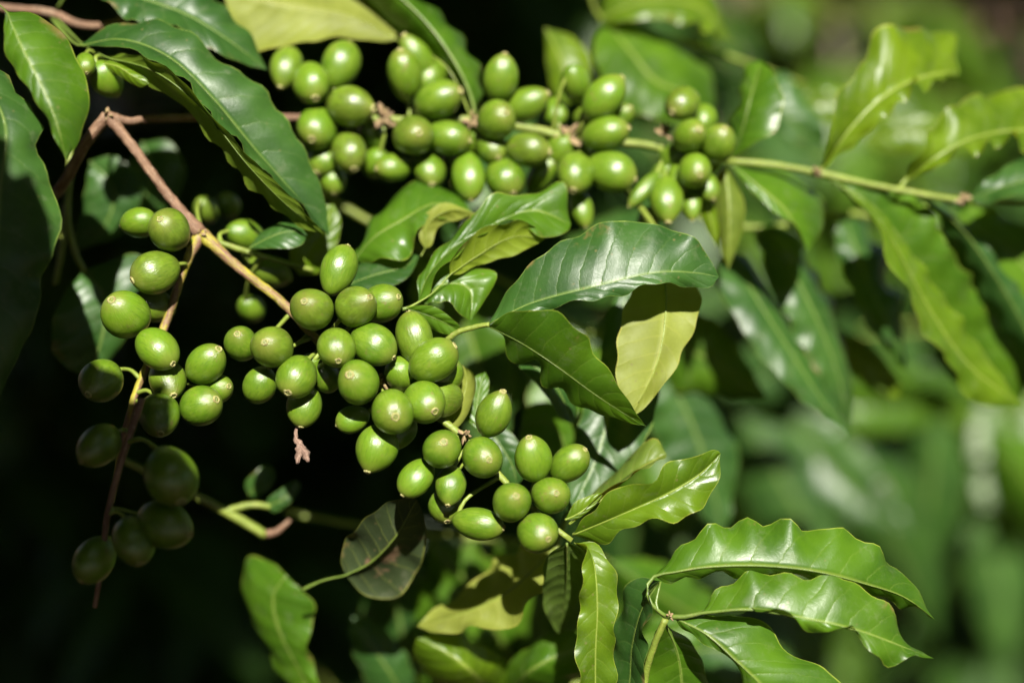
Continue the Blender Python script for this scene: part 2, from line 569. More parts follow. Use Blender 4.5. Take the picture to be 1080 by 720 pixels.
# ------------------------------------------------------------------ cherries
def cherry_mesh(k):
    rnd = random.Random(100 + k)
    nu, nv = 26, 32
    V, F = [], []
    a1, a2, p1, p2 = rnd.uniform(0.015, 0.045), rnd.uniform(0.008, 0.022), rnd.random() * 6, rnd.random() * 6
    sh = [0.0, 0.10, -0.08, 0.05][k % 4]
    V.append((0, 0, -1.0))
    for i in range(1, nu):
        th = math.pi * i / nu
        z = -math.cos(th)
        r = math.sin(th) ** (0.93 if k % 2 else 1.0)
        r *= 1 + sh * z - 0.04 * (k % 3) * z * z - (0.10 + 0.05 * (k % 3)) * max(0, z) ** 3 - 0.10 * max(0, -z) ** 3
        for j in range(nv):
            ph = 2 * math.pi * j / nv
            q = 1 + a1 * math.cos(2 * ph + p1) + a2 * math.cos(3 * ph + p2 + z)
            V.append((r * q * math.cos(ph), r * q * math.sin(ph), z))
    V.append((0, 0, 0.985))
    for j in range(nv):
        F.append((0, 1 + (j + 1) % nv, 1 + j))
        F.append((len(V) - 1, 1 + (nu - 2) * nv + j, 1 + (nu - 2) * nv + (j + 1) % nv))
    for i in range(nu - 2):
        for j in range(nv):
            a = 1 + i * nv + j; b = 1 + i * nv + (j + 1) % nv
            F.append((a, b, b + nv, a + nv))
    me = bpy.data.meshes.new("coffee_cherry")
    me.from_pydata(V, [], F)
    me.materials.append(M['cherry'])
    me.polygons.foreach_set("use_smooth", [True] * len(me.polygons))
    return me


def calyx_mesh(k):
    """the little crown scar at the tip: an uneven ring about a shallow pit with a dark stub"""
    rnd = random.Random(50 + k)
    prof = [(0.26, -0.06), (0.245, 0.02), (0.20, 0.055), (0.155, 0.05), (0.13, 0.012), (0.06, -0.004), (0.045, 0.03), (0.0, 0.036)]
    n = 18
    V, F, fm, U = [], [], [], []
    w = [1 + rnd.uniform(-0.13, 0.13) for _ in range(n)]
    h = [1 + rnd.uniform(-0.4, 0.5) for _ in range(n)]
    for i, (r, z) in enumerate(prof):
        for j in range(n):
            ph = 2 * math.pi * j / n
            rr = r * (w[j] if i < 5 else 1)
            V.append((rr * math.cos(ph), rr * math.sin(ph), 0.965 + z * (h[j] if 0 < i < 4 else 1)))
            U.append((j / n * 1.0, i * 0.002))
    for i in range(len(prof) - 1):
        for j in range(n):
            a = i * n + j; b = i * n + (j + 1) % n
            F.append((a, b, b + n, a + n)); fm.append(1 if i in (4, 5) else 0)
    me = bpy.data.meshes.new("calyx")
    me.from_pydata(V, [], F)
    me.materials.append(M['calyx']); me.materials.append(M['scar'])
    ul = me.uv_layers.new(name="UVMap")
    for l in me.loops:
        ul.data[l.index].uv = U[l.vertex_index]
    me.polygons.foreach_set("material_index", fm)
    me.polygons.foreach_set("use_smooth", [True] * len(me.polygons))
    return me


CHERRY = [cherry_mesh(k) for k in range(8)]
CALYX = [calyx_mesh(k) for k in range(4)]


def cherries(parent, rows, zofs, stems, plump=1.0):
    """rows: x, y, width, length (photograph pixels), offset of the tip from the centre, distance, 1 if the tip points away"""
    stem_pts = np.vstack([spline([tuple(P(p)) for p in s], 80) for s in stems])
    for (x, y, W, L, tx, ty, z, away) in rows:
        z = z + zofs
        k = pxm(z)
        a, b = W * k / 2 * 1.01 * plump, L * k / 2 * 1.10 * plump
        ax, ay = tx / (L / 2), -ty / (L / 2)
        q = math.hypot(ax, ay)
        if q > 0.985:
            ax, ay = ax / q * 0.985, ay / q * 0.985
        az = math.sqrt(max(0.0, 1 - ax * ax - ay * ay)) * (-1 if away else 1)
        d = (CR @ Vector((ax, ay, az))).normalized()
        pos = P((x, y, z))
        o = bpy.data.objects.new('cherry', random.choice(CHERRY))
        rot = d.to_track_quat('Z', 'Y').to_matrix() @ Matrix.Rotation(random.random() * 6.28, 3, 'Z')
        o.parent = parent
        o.location = pos - origin(parent)
        o.rotation_euler = rot.to_euler()
        o.scale = (a * random.uniform(0.97, 1.03), a * random.uniform(0.97, 1.03), b)
        COL.objects.link(o)
        cxo = bpy.data.objects.new('calyx', random.choice(CALYX))
        cxo.parent = o
        s = random.uniform(0.62, 0.92)
        cxo.scale = (s, s, 1)
        COL.objects.link(cxo)
        # fruit stalk from the base of the cherry to the twig
        base = pos - d * b * 0.96
        dist = np.linalg.norm(stem_pts - np.array(base), axis=1)
        near = Vector(stem_pts[int(dist.argmin())])
        if (near - base).length < 0.034:
            mid_ = base.lerp(near, 0.45) - d * min(0.003, (near - base).length * 0.25)
            V, F, U = tube([base + d * b * 0.12, mid_, near], [0.0009, 0.0007, 0.0009], 10, 8)
            so_ = mesh_obj('stalk', V, F, [M['petiole']], None, U)
            so_.parent = o
            so_.matrix_parent_inverse = (Matrix.Translation(pos) @ rot.to_4x4() @ Matrix.Diagonal((o.scale[0], o.scale[1], o.scale[2], 1))).inverted()


def bract(parent, x, y, z, size=9, n=9):
    """dry scales and old flower stubs at a node of the twig"""
    rnd = random.Random(int(x * 7 + y))
    V, F, U = [], [], []
    c = P((x, y, z))
    k = pxm(z) * size
    for i in range(n):
        d = Vector((rnd.uniform(-1, 1), rnd.uniform(-1, 1), rnd.uniform(-1, 1))).normalized()
        s = d.orthogonal().normalized()
        q = d.cross(s)
        b = len(V)
        L = k * rnd.uniform(0.7, 1.5); w = k * rnd.uniform(0.25, 0.5)
        base = c + d * k * 0.25
        for (t, ww) in ((0, 0.6), (0.35, 1), (0.75, 0.7), (1, 0.12)):
            for a in range(6):
                an = a / 6 * 6.283
                V.append(base + d * L * t + (s * math.cos(an) + q * math.sin(an) * 0.35) * w * ww + q * 0.2 * k * t * t)
                U.append((a / 6, t * 0.004))
        for r in range(3):
            for a in range(6):
                F.append((b + r * 6 + a, b + r * 6 + (a + 1) % 6, b + (r + 1) * 6 + (a + 1) % 6, b + (r + 1) * 6 + a))
        F.append(tuple(b + 18 + a for a in range(6)))
    mesh_obj('bract', V, F, [M['bract']], parent, U, loc=c)


# ================================================================== the ground and the bushes behind
def ground():
    n = 90
    xs = np.sign(np.linspace(-1, 1, n)) * np.abs(np.linspace(-1, 1, n)) ** 2.5 * 150
    V = [(x, y + 2, 0.05 * math.sin(x * 1.7 + y) * math.exp(-0.02 * (x * x + y * y)) + 0.03 * math.sin(y * 2.3)) for y in xs for x in xs]
    F = [(j * n + i, j * n + i + 1, (j + 1) * n + i + 1, (j + 1) * n + i) for j in range(n - 1) for i in range(n - 1)]
    t = NT("red_soil")
    tc = t.n("ShaderNodeTexCoord")
    a = t.noise(tc.outputs["Object"], 1.2, 6, 0.6)
    b = t.noise(tc.outputs["Object"], 30, 5, 0.7)
    col = t.mix(t.step(a, 0.4, 0.62), c4((0.19, 0.085, 0.042)), c4((0.10, 0.075, 0.035)))
    col = t.mix(t.step(b, 0.4, 0.7, 0, 0.6), col, c4((0.26, 0.16, 0.09)))
    pr = t.n("ShaderNodeBsdfPrincipled")
    pr.inputs["Roughness"].default_value = 0.95
    t.l(col, pr.inputs["Base Color"])
    bp = t.n("ShaderNodeBump")
    bp.inputs["Distance"].default_value = 0.03
    t.l(b, bp.inputs["Height"])
    t.l(bp.outputs[0], pr.inputs["Normal"])
    t.l(pr.outputs[0], t.out.inputs[0])
    o = mesh_obj('ground', V, F, [t.m], None, loc=(0, 0, 0))
    tag(o, kind='structure')


ground()


def bush(label, cx, cy, rx, ry, z0, z1, count, mat, seed, size=(0.11, 0.16), keep=None, group='coffee bushes behind the branches', trunk_at=None):
    """a coffee bush: a trunk, level limbs and drooping paired leaves through the volume"""
    rnd = random.Random(seed)
    tx, ty = trunk_at or (cx, cy)
    root = thing('coffee_bush', label, 'bush', (tx, ty, 0), group)
    V, F, U = tube([Vector((tx, ty, -0.05)), Vector((tx + 0.02, ty, z1 * 0.5)), Vector((tx - 0.01, ty + 0.02, z1 * 0.97))], [0.026, 0.018, 0.006], 20, 10, 0.1)
    mesh_obj('trunk', V, F, [M['trunk']], root, U)
    fr = []
    LV, LF, LU = [], [], []
    tries = 0
    while len(fr) < count and tries < count * 30:
        tries += 1
        # a limb
        h = rnd.uniform(z0, z1)
        q = (h - z0) / (z1 - z0)
        th = rnd.uniform(0, 6.283)
        rad = math.sin(math.pi * (0.12 + 0.80 * q)) ** 0.6
        tip = Vector((cx + rx * rad * math.cos(th) * rnd.uniform(0.7, 1.05), cy + ry * rad * math.sin(th) * rnd.uniform(0.7, 1.05), h))
        st = Vector((tx, ty, min(z1, h + 0.02)))
        n = int((tip - st).length / 0.045) + 1
        made = 0
        for k in range(1, n + 1):
            p = st.lerp(tip, k / n) + Vector((0, 0, 0.05 * math.sin(math.pi * k / n)))
            if keep and not keep(p):
                continue
            out = (tip - st).normalized()
            side = out.cross(Vector((0, 0, 1))).normalized()
            for sg in (-1, 1):
                if rnd.random() < 0.15:
                    continue
                d = out * rnd.uniform(0.2, 0.9) + side * sg * rnd.uniform(0.5, 1.1) + Vector((0, 0, rnd.uniform(-0.7, 0.25)))
                up = Vector((0, 0, 1)) + out * rnd.uniform(-0.3, 0.6) + side * rnd.uniform(-0.5, 0.5)
                L = rnd.uniform(*size)
                fr.append((tuple(p), tuple(d), tuple(up), L, L * rnd.uniform(0.34, 0.44), rnd.uniform(0.3, 1.4)))
                made += 1
        if made:
            V, F, U = tube([st, st.lerp(tip, 0.5) + Vector((0, 0, 0.05)), tip], [0.006, 0.004, 0.002], 8, 6)
            b = len(LV)
            LV += V; LF += [tuple(i + b for i in f) for f in F]; LU += U
    if LV:
        tag(mesh_obj('limbs', LV, LF, [M['green']], root, LU, loc=(tx, ty, z0)), kind='stuff')
    V, F, U = blade_arrays(fr, seed=seed)
    tag(mesh_obj('foliage', V, F, [M[mat]], root, U, loc=(tx, ty, z0)), kind='stuff')
    return root


CI = CM.inverted()


def hidden_above(p):
    """keeps the tall bush's crown above the branches in the picture, clear of the frame"""
    q = CI @ Vector(p)
    d = -q.z
    if d < 0.565:
        return False
    return q.y > 0.24 * d + 0.185 and q.x < 0.10


# unseen bush of the fruiting branches, its crown added to shade the background
tp = C(-430, 0, -330)
bush('unseen tall coffee bush, crown added above the fruiting branches as shade', tp.x + 0.12, tp.y + 0.10, 0.62, 0.55, 1.15, 2.6, 1500, 'mature', 11, (0.11, 0.17),
     hidden_above, None, (tp.x, tp.y))

# shaded bushes straight behind, on the left
bush('dark coffee bush in deep shade behind the forked brown twig', -0.42, 1.55, 0.50, 0.42, 0.05, 1.75, 2600, 'mature', 21)
bush('dark coffee bush in deep shade behind the middle cherries', -0.02, 1.75, 0.36, 0.42, 0.05, 1.75, 2200, 'mature', 22)
# sunlit bushes on the right
bush('sunlit coffee bush blurred at the right edge of the picture', 0.86, 1.75, 0.36, 0.40, 0.1, 1.30, 800, 'mature', 31)
bush('sunlit coffee bush blurred behind the lower leafy shoot', 0.52, 2.25, 0.42, 0.45, 0.1, 1.25, 900, 'fresh', 32)
bush('distant coffee bush blurred in the upper right corner', 1.45, 3.3, 0.6, 0.6, 0.1, 1.5, 800, 'mature', 33)
bush('distant coffee bush blurred above the right leaf fan', 0.75, 3.6, 0.6, 0.6, 0.1, 1.5, 900, 'mature', 34)
bush('unseen coffee bush added left of the photographer to block sky light', -0.70, 0.25, 0.34, 0.6, 0.1, 1.9, 1500, 'mature', 41)  # out of view, added to darken the ambient light
bush('low coffee bush added below the fruiting branches to cut bounced light', 0.0, 0.30, 0.5, 0.30, 0.1, 0.85, 1000, 'mature', 44)  # out of view, added to cut light bouncing off the soil
bush('unseen coffee bush added right of the photographer to block sky light', 1.25, 0.0, 0.5, 0.7, 0.1, 1.5, 1300, 'mature', 42)  # unseen too, added against sky light from the right
bush('unseen coffee bush added behind the photographer to block low sky', 0.3, -1.5, 1.1, 0.4, 0.1, 1.7, 1500, 'mature', 43)  # unseen row, added to close off the low sky
bush('tall coffee bush far behind at the left', -1.3, 4.6, 0.8, 0.6, 0.1, 2.3, 900, 'mature', 45)
bush('tall coffee bush far behind in the middle', 0.3, 5.0, 0.8, 0.6, 0.1, 2.3, 900, 'mature', 46)
bush('tall coffee bush far behind at the right', 2.2, 5.2, 0.9, 0.6, 0.1, 2.3, 900, 'mature', 47)
bush('unseen coffee bush added at the left behind the photographer to block low sky', -1.6, -1.6, 0.8, 0.5, 0.1, 2.0, 1200, 'mature', 48)  # extends the added row, hiding more of the low sky
bush('unseen coffee bush added at the right behind the photographer to block low sky', 2.2, -1.3, 0.9, 0.5, 0.1, 1.9, 1200, 'mature', 49)  # other end of the added row, likewise against the low sky
bush('distant coffee bush behind the upper cherries', 0.0, 3.4, 0.6, 0.6, 0.1, 1.6, 500, 'mature', 35)


# trees added to block sky light; a gap cut through the crowns admits sun
def sunlit_spot(p, m=0.0):
    q = p - SUN_W * ((p.z - 1.2) / SUN_W.z)
    if -0.20 - m < q.x < 0.42 + m and 0.30 - m < q.y < 0.72 + m:
        return True
    return 0.05 - m < q.x < 1.0 + m and 0.72 - m < q.y < 2.55 + m


def added_shade_tree(label, tx, ty, cz, rx, rz, count, seed, lean=(0, 0)):
    rnd = random.Random(seed)
    bx, by = tx + lean[0], ty + lean[1]
    root = thing('added_shade_tree', label, 'tree', (bx, by, 0), 'added trees blocking sky light')
    V, F, U = tube([Vector((bx, by, -0.1)), Vector((bx + (tx - bx) * 0.25, by + (ty - by) * 0.25, cz * 0.55)), Vector((tx, ty + 0.1, cz)), Vector((tx, ty, cz + rz * 0.7))], [0.13, 0.10, 0.07, 0.02], 24, 14, 0.06)
    mesh_obj('trunk', V, F, [M['trunk']], root, U)
    fr = []
    LV, LF, LU = [], [], []
    limbs = []
    while len(limbs) < 44:
        th, r, h = rnd.uniform(0, 6.283), rnd.uniform(0.5, 1.0), rnd.uniform(-0.9, 0.9)
        e = Vector((tx + rx * r * math.cos(th) * math.sqrt(1 - h * h * 0.8), ty + rx * r * math.sin(th) * math.sqrt(1 - h * h * 0.8), cz + rz * h))
        a = Vector((tx, ty, cz + rz * h * 0.5 - 0.2))
        limbs.append((a, e))
        if any(sunlit_spot(a.lerp(e, q / 8) + Vector((0, 0, 0.12 * math.sin(q / 8 * 3.14))), 0.08) for q in range(9)):
            continue
        V, F, U = tube([a, a.lerp(e, 0.5) + Vector((0, 0, 0.12)), e], [0.04, 0.025, 0.008], 10, 7)
        b = len(LV)
        LV += V; LF += [tuple(i + b for i in f) for f in F]; LU += U
    for _ in range(count):
        a, e = rnd.choice(limbs)
        p = a.lerp(e, rnd.uniform(0.25, 1.05)) + Vector((rnd.gauss(0, .32), rnd.gauss(0, .32), rnd.gauss(0, .25)))
        d = Vector((rnd.uniform(-1, 1), rnd.uniform(-1, 1), rnd.uniform(-0.6, 0.2)))
        L = rnd.uniform(0.24, 0.40)
        dn = d.normalized()
        if any(sunlit_spot(p + dn * (L * q) - Vector((0, 0, L * q * q * 0.3)), 0.11) for q in (0, .35, .7, 1)) or (p - CAM).length < 1.2 or p.z < 1.9:
            continue
        fr.append((tuple(p), tuple(d), (rnd.uniform(-.3, .3), rnd.uniform(-.3, .3), 1), L, L * 0.48, 0.6))
    if LV:
        tag(mesh_obj('limbs', LV, LF, [M['trunk']], root, LU, loc=(tx, ty, cz)), kind='stuff')
    V, F, U = blade_arrays(fr, 5, 3, seed)
    tag(mesh_obj('foliage', V, F, [M['mature']], root, U, loc=(tx, ty, cz)), kind='stuff')


added_shade_tree('tall tree added left of the coffee bushes to block sky light', -2.6, 1.6, 3.6, 2.3, 1.5, 5200, 61)
added_shade_tree('tall tree added behind the photographer to block sky light', -1.3, -2.6, 3.6, 2.3, 1.6, 5200, 62)
added_shade_tree('tree added to the right behind the photographer to block sky light', 2.9, -2.2, 3.6, 2.2, 1.6, 5200, 63)
added_shade_tree('tree added at the far left behind the dark bushes to block sky light', -1.9, 5.6, 3.8, 2.4, 1.6, 5200, 64)
added_shade_tree('tree added far behind the right-hand bushes to block sky light', 1.9, 7.2, 3.9, 2.5, 1.6, 5200, 65)
added_shade_tree('tree added at the right beyond the edge of the picture to block sky light', 4.6, 2.4, 3.7, 2.4, 1.6, 5200, 66)
added_shade_tree('tree added at the far left behind the photographer to block sky light', -4.6, -1.8, 3.7, 2.4, 1.6, 5200, 67)
added_shade_tree('high-crowned tree added on the right to block sky light', 2.7, 0.2, 4.4, 2.0, 1.4, 5200, 69)
added_shade_tree('tall-crowned tree added behind the photographer to block sky light', 2.0, -3.2, 5.4, 2.6, 1.4, 5200, 70)
added_shade_tree('leaning tree added over the photographer to shade the left background', -0.2, -1.5, 4.7, 1.7, 1.0, 5200, 71, (-1.3, -0.6))
added_shade_tree('leaning tree added right above the branches to block sky light', -0.3, 0.9, 4.0, 1.9, 0.8, 5200, 72, (-1.6, 0.6))
added_shade_tree('high-crowned tree added over the fruiting branches to block sky light', 0.3, 2.6, 4.6, 2.3, 1.0, 5200, 68)


# ------------------------------------------------------------------ unseen branch, its leaves fitted to the shadow on the lower left
def shade_spray():
    poly = [(-260, 105), (-40, 158), (20, 188), (50, 215), (58, 300), (66, 385), (92, 385), (128, 408), (160, 408), (196, 425), (212, 470), (214, 600), (330, 640), (250, 800), (-260, 900)]

    def inside(x, y):
        r = False
        n = len(poly)
        for i in range(n):
            x1, y1 = poly[i]; x2, y2 = poly[(i + 1) % n]
            if (y1 > y) != (y2 > y) and x < (x2 - x1) * (y - y1) / (y2 - y1) + x1:
                r = not r
        return r
    rnd = random.Random(5)
    c0 = P((30, 600, 0)) + SUN_W * 0.42
    root = thing('coffee_branch', 'unseen leafy coffee branch overhead, shaped to shade the lower left', 'branch', c0)
    fr = []
    side = SUN_W.cross(Vector((0, 0, 1))).normalized()
    upv = side.cross(SUN_W).normalized()
    while len(fr) < 420:
        x, y = rnd.uniform(-260, 340), rnd.uniform(105, 900)
        an = rnd.uniform(0, 6.28)
        L = rnd.uniform(0.05, 0.11)
        pl = L * 3000
        W = L * 0.42
        pts = [(x + math.cos(an) * pl * t - s * math.sin(an) * W * 1500 * 0.9 * math.sin(math.pi * t), y - math.sin(an) * pl * t - s * math.cos(an) * W * 1500 * 0.9 * math.sin(math.pi * t)) for t in (0, .25, .5, .75, 1) for s in (-1, 1)]
        if not all(inside(*p) for p in pts):
            continue
        base = P((x, y, 0)) + SUN_W * rnd.uniform(0.39, 0.45)
        d = side * (-math.cos(an)) + upv * math.sin(an)
        # side points left/right as seen along the sun: keep the picture's sense
        if side.dot(CR @ Vector((1, 0, 0))) > 0:
            d = side * math.cos(an) + upv * math.sin(an)
        fr.append((tuple(base), tuple(d), tuple(SUN_W + Vector((rnd.uniform(-.2, .2), rnd.uniform(-.2, .2), 0))), L, W, 0.05))
    V, F, U = blade_arrays(fr, seed=5)
    tag(mesh_obj('foliage', V, F, [M['mature']], root, U, loc=c0), kind='stuff')
    pts = [P((-700, 700, 0)) + SUN_W * 0.43, P((-200, 640, 0)) + SUN_W * 0.43, P((180, 600, 0)) + SUN_W * 0.42]
    tube_obj('stem', pts, [0.006, 0.004, 0.002], M['green'], root)


shade_spray()

# ================================================================== main fruiting branch (in focus)
Zm = 0
main = thing('coffee_branch', 'forked brown coffee twig with the big cluster of green cherries in the middle', 'branch', P((113, 122, -26)))
S_main = [(113, 122, -26), (140, 155, -25), (175, 203, -24), (211, 246, -22)]
S_right = [(213, 247, -22), (250, 281, -20), (301, 322, -16), (340, 365, -14), (385, 395, -12), (440, 425, -12), (490, 462, -8), (530, 505, -6), (575, 548, -5), (603, 570, -4)]
S_left = [(211, 249, -22), (195, 280, -20), (176, 338, -17), (160, 375, -14), (143, 415, -12), (128, 470, -8), (118, 530, -6)]
twig(main, [(20, 245, -60), (62, 200, -36), (90, 152, -28), (113, 122, -26)], [2.6, 2.3, 2.1, 2.2], 'bark')
twig(main, S_main, [2.3, 1.9, 1.85, 1.8, 2.0, 2.9], 'bark', lump=0.13, n=44)
twig(main, S_right[:4], [2.7, 1.9, 1.75, 1.7, 1.7, 1.6], 'peel', lump=0.12, n=40)
twig(main, S_right[3:], [1.6, 1.5, 1.4, 1.2, 1.0], 'green')
twig(main, S_left, [2.6, 1.8, 1.7, 1.6, 1.5, 1.5, 1.4, 1.3, 1.2, 1.1, 1.0, 0.9, 0.8], 'peel', lump=0.12, n=60)
twig(main, [(113, 122, -26), (135, 128, -28), (150, 126, -30)], [2.0, 1.6, 1.3], 'bark')
bract(main, 211, 247, -21, 7, 8)
bract(main, 404, 400, -8, 8, 10)
bract(main, 490, 458, -4, 7, 10)
bract(main, 300, 356, -12, 6, 8)
bract(main, 113, 121, -25, 7, 7)

mid_rows = [
    # x, y, W, L, tip dx, dy, z, away
    (357, 285, 38, 53, 8, -24, -6, 1),
    (329, 326, 44, 50, -4, -7, 4, 0),
    (376, 323, 43, 50, 15, -8, 2, 0),
    (402, 320, 40, 48, 18, -6, -8, 0),
    (355, 366, 40, 47, 4, 13, 5, 0),
    (394, 363, 43, 50, 20, 13, 1, 0),
    (437, 357, 40, 54, -6, -26, -5, 1),
    (457, 380, 45, 52, 22, -15, 1, 0),
    (464, 396, 42, 50, 20, -5, -10, 1),
    (378, 403, 45, 50, -6, -8, 8, 0),
    (313, 397, 42, 48, -6, 15, 4, 0),
    (287, 366, 43, 50, -3, -5, 4, 0),
    (254, 362, 35, 42, 0, -9, -6, 0),
    (274, 406, 36, 40, -8, 16, -4, 1),
    (321, 428, 37, 44, -2, 20, -4, 0),
    (414, 434, 45, 50, 5, 4, 10, 0),
    (447, 424, 44, 50, 12, 8, 4, 0),
    (464, 420, 40, 50, 20, 0, -7, 1),
    (372, 442, 28, 34, -16, 6, -3, 0),
    (397, 473, 44, 50, -8, 22, 3, 0),
    (420, 458, 30, 42, 16, -12, -6, 1),
    (466, 474, 40, 45, 3, -9, 8, 0),
    (508, 482, 43, 48, 8, 1, 6, 0),
    (439, 504, 34, 44, -13, 16, 4, 0),
    (475, 512, 32, 42, -2, 18, 2, 0),
    (470, 533, 38, 36, 2, 14, -7, 0),
    (521, 436, 37, 51, 9, -22, 4, 0),
    (504, 552, 34, 53, 25, 3, 5, 0),
    (562, 483, 40, 50, -4, -21, 8, 0),
    (600, 489, 37, 48, 15, -15, 4, 0),
    (540, 529, 41, 46, 4, -8, 12, 0),
    (581, 522, 40, 45, 5, -4, 7, 0),
    (566, 561, 42, 48, 11, 4, 10, 0),
    (345, 398, 30, 36, 3, 10, -8, 1),
    (425, 395, 36, 44, 6, 10, -8, 1),
    (330, 385, 28, 34, -3, 5, -12, 1),
]
cherries(main, mid_rows, Zm, [S_right[2:]])
left_rows = [
    (146, 235, 32, 40, -18, 3, -16, 1),
    (179, 243, 43, 49, -4, -9, -10, 0),
    (164, 287, 44, 50, -19, 9, -8, 0),
    (132, 331, 48, 54, -7, -13, -2, 0),
    (163, 322, 38, 46, 14, 6, -20, 1),
    (166, 368, 42, 51, 18, 14, 2, 0),
    (217, 384, 39, 49, 15, -15, -2, 0),
    (177, 401, 38, 50, 10, 14, -4, 0),
    (212, 428, 42, 48, 18, -7, 0, 0),
    (229, 410, 30, 38, 14, -3, -8, 0),
    (106, 402, 44, 50, -6, 12, 2, 0),
    (168, 438, 42, 52, 6, 16, 4, 0),
]
cherries(main, left_rows, 0, [S_left])
# withered flower hanging under the left cherries
w = []
V, F, U = tube([P((313, 449, -3)), P((312, 462, -2)), P((317, 472, -1)), P((313, 489, 0))], [0.0005, 0.0008, 0.0017, 0.0005], 16, 8, 0.5)
b = len(V)
V2, F2, U2 = tube([P((316, 470, -1)), P((322, 478, 0)), P((325, 487, 1))], [0.0010, 0.0016, 0.0006], 10, 8, 0.5)
wf = mesh_obj('dried_flower', V + V2, F + [tuple(i + b for i in f) for f in F2], [M['dry']], main, U + U2)
wf['label'] = 'shrivelled brown dried flower hanging below the cherries'

# tip leaves of the main branch
leaf(main, [(604, 564, -3), (640, 549, 2), (675, 534, 4), (712, 516, 4), (740, 498, 2), (760, 478, 0)],
     [(612, 550, 0), (625, 538, 4), (650, 516, 9), (684, 506, 8), (702, 492, 8), (735, 480, 5), (754, 474, 2)],
     [(622, 570, -4), (641, 571, -2), (664, 553, 6), (692, 548, 8), (715, 550, 8), (740, 535, 6), (757, 508, 3)],
     'young', True, 1.3, 5, 0.10, rib=1.0)
leaf(main, [(600, 552, -8), (640, 522, -12), (670, 498, -16), (703, 478, -20)],
     [(612, 535, -12), (640, 505, -22), (665, 480, -26), (690, 463, -24)],
     [(625, 530, -6), (655, 506, -8), (682, 492, -12), (700, 486, -16)], 'ochre', True, 0.8, 4, 0.10)
leaf(main, [(596, 548, -8), (612, 540, -7), (628, 527, -8), (636, 520, -9)], [(606, 530), (618, 524), (630, 520)], [(610, 546), (624, 536), (634, 524)], 'young', True, 0.3, 3, 0.1)
leaf(main, [(598, 572, -4), (598, 600, -16), (596, 630, -30), (590, 668, -46)],
     [(576, 588, -12), (573, 612, -22), (574, 640, -35), (584, 661, -44)],
     [(616, 578, -6), (621, 596, -14), (612, 626, -28), (600, 655, -41)], 'mature', False, 0.4, 4, 0.12)
leaf(main, [(606, 572, -2), (625, 590, 4), (630, 640, 6), (628, 690, 4), (628, 760, 0)],
     [(618, 574, 6), (612, 615, 8), (611, 650, 6), (607, 690, 6), (616, 735, 2)],
     [(628, 574, 0), (643, 592, 4), (653, 618, 4), (647, 655, 4), (650, 690, 2), (645, 740, 0)], 'young', True, 1.2, 5, 0.06, rib=0.5)

# small leaves between the middle cherries
leaf(main, [(440, 322, -14), (452, 290, -18), (478, 262, -22), (515, 240, -26), (560, 222, -30), (602, 236, -34)],
     [(445, 288, -20), (470, 255, -24), (498, 228, -26), (520, 205, -26), (562, 205, -32), (592, 193, -36)],
     [(456, 300, -12), (474, 276, -12), (506, 247, -18), (545, 235, -22), (574, 250, -26), (598, 244, -32)], 'fresh', True, 1.2, 5, 0.08,
     pet=[(424, 326, -11)])
leaf(main, [(474, 290, -14), (500, 272, -20), (540, 250, -24), (575, 252, -28)],
     [(476, 272, -12), (506, 244, -16), (545, 233, -20), (566, 240, -26)],
     [(486, 288, -18), (515, 276, -24), (545, 268, -26), (565, 258, -28)], 'young', False, 0.8, 4, 0.08, rib=0.4, pet=[(430, 325, -12), (455, 310, -13)])
leaf(main, [(428, 325, -12), (452, 333, -11), (470, 341, -12), (488, 352, -14)],
     [(440, 322, -10), (458, 324, -9), (480, 338, -11)], [(440, 338, -13), (462, 350, -13), (478, 354, -13)], 'fresh', True, 0.5, 3, 0.1)
leaf(main, [(444, 318, -16), (468, 300, -18), (495, 305, -20), (497, 338, -18)],
     [(462, 282, -22), (495, 282, -24), (524, 288, -22), (512, 315, -20)],
     [(450, 320, -14), (470, 318, -14), (486, 332, -16)], 'fresh', True, 0.9, 4, 0.12, pet=[(426, 326, -11)])
leaf(main, [(470, 455, -12), (484, 430, -16), (492, 405, -18), (488, 385, -20)],
     [(462, 435, -16), (470, 410, -18), (478, 392, -20)], [(486, 448, -8), (500, 420, -10), (500, 396, -14)], 'pale', False, 0.3, 3, 0.15, rib=0.4)
leaf(main, [(505, 455, -20), (503, 430, -22), (507, 405, -24), (512, 392, -26)],
     [(492, 440), (492, 415), (500, 398)], [(512, 445), (514, 420), (516, 402)], 'fresh', True, 0.3, 3, 0.1)

# pair of leaves beside the cluster: the sharp one and the broad one above it
shoot = thing('coffee_shoot', 'shoot with a broad leaf above a sharp wavy leaf right of the middle cherries', 'leafy shoot', P((455, 372, -14)))
twig(shoot, [(455, 374, -14), (480, 352, -10), (500, 345, -8), (516, 342, -6)], [1.3, 1.1, 1.0, 0.9], 'green')
leaf(shoot, [(516, 341, -6), (560, 320, -2), (620, 304, 2), (690, 288, 0), (735, 288, -5), (758, 292, -8)],
     [(527, 318, -8), (555, 284, -6), (590, 256, -6), (630, 238, -7), (670, 233, -8), (712, 242, -8), (742, 262, -8)],
     [(540, 334, -5), (562, 328, 0), (602, 320, 3), (650, 312, 3), (690, 299, 1), (722, 302, -4), (745, 304, -6)], 'mature', True, 1.2, 6, 0.06, rib=0.4)
leaf(shoot, [(515, 344, -6), (550, 362, -6), (585, 385, -5), (622, 412, -4), (655, 434, -2), (681, 449, 0)],
     [(538, 329, 1), (575, 328, 5), (600, 338, 6), (620, 352, 5), (623, 366, 3), (627, 376, 3), (645, 395, 4), (662, 420, 3)],
     [(531, 356, -10), (536, 372, -14), (550, 383, -14), (564, 385, -13), (574, 405, -14), (595, 412, -14), (614, 431, -12), (646, 441, -6)],
     'fresh', True, 1.0, 7, 0.05, rib=0.6)

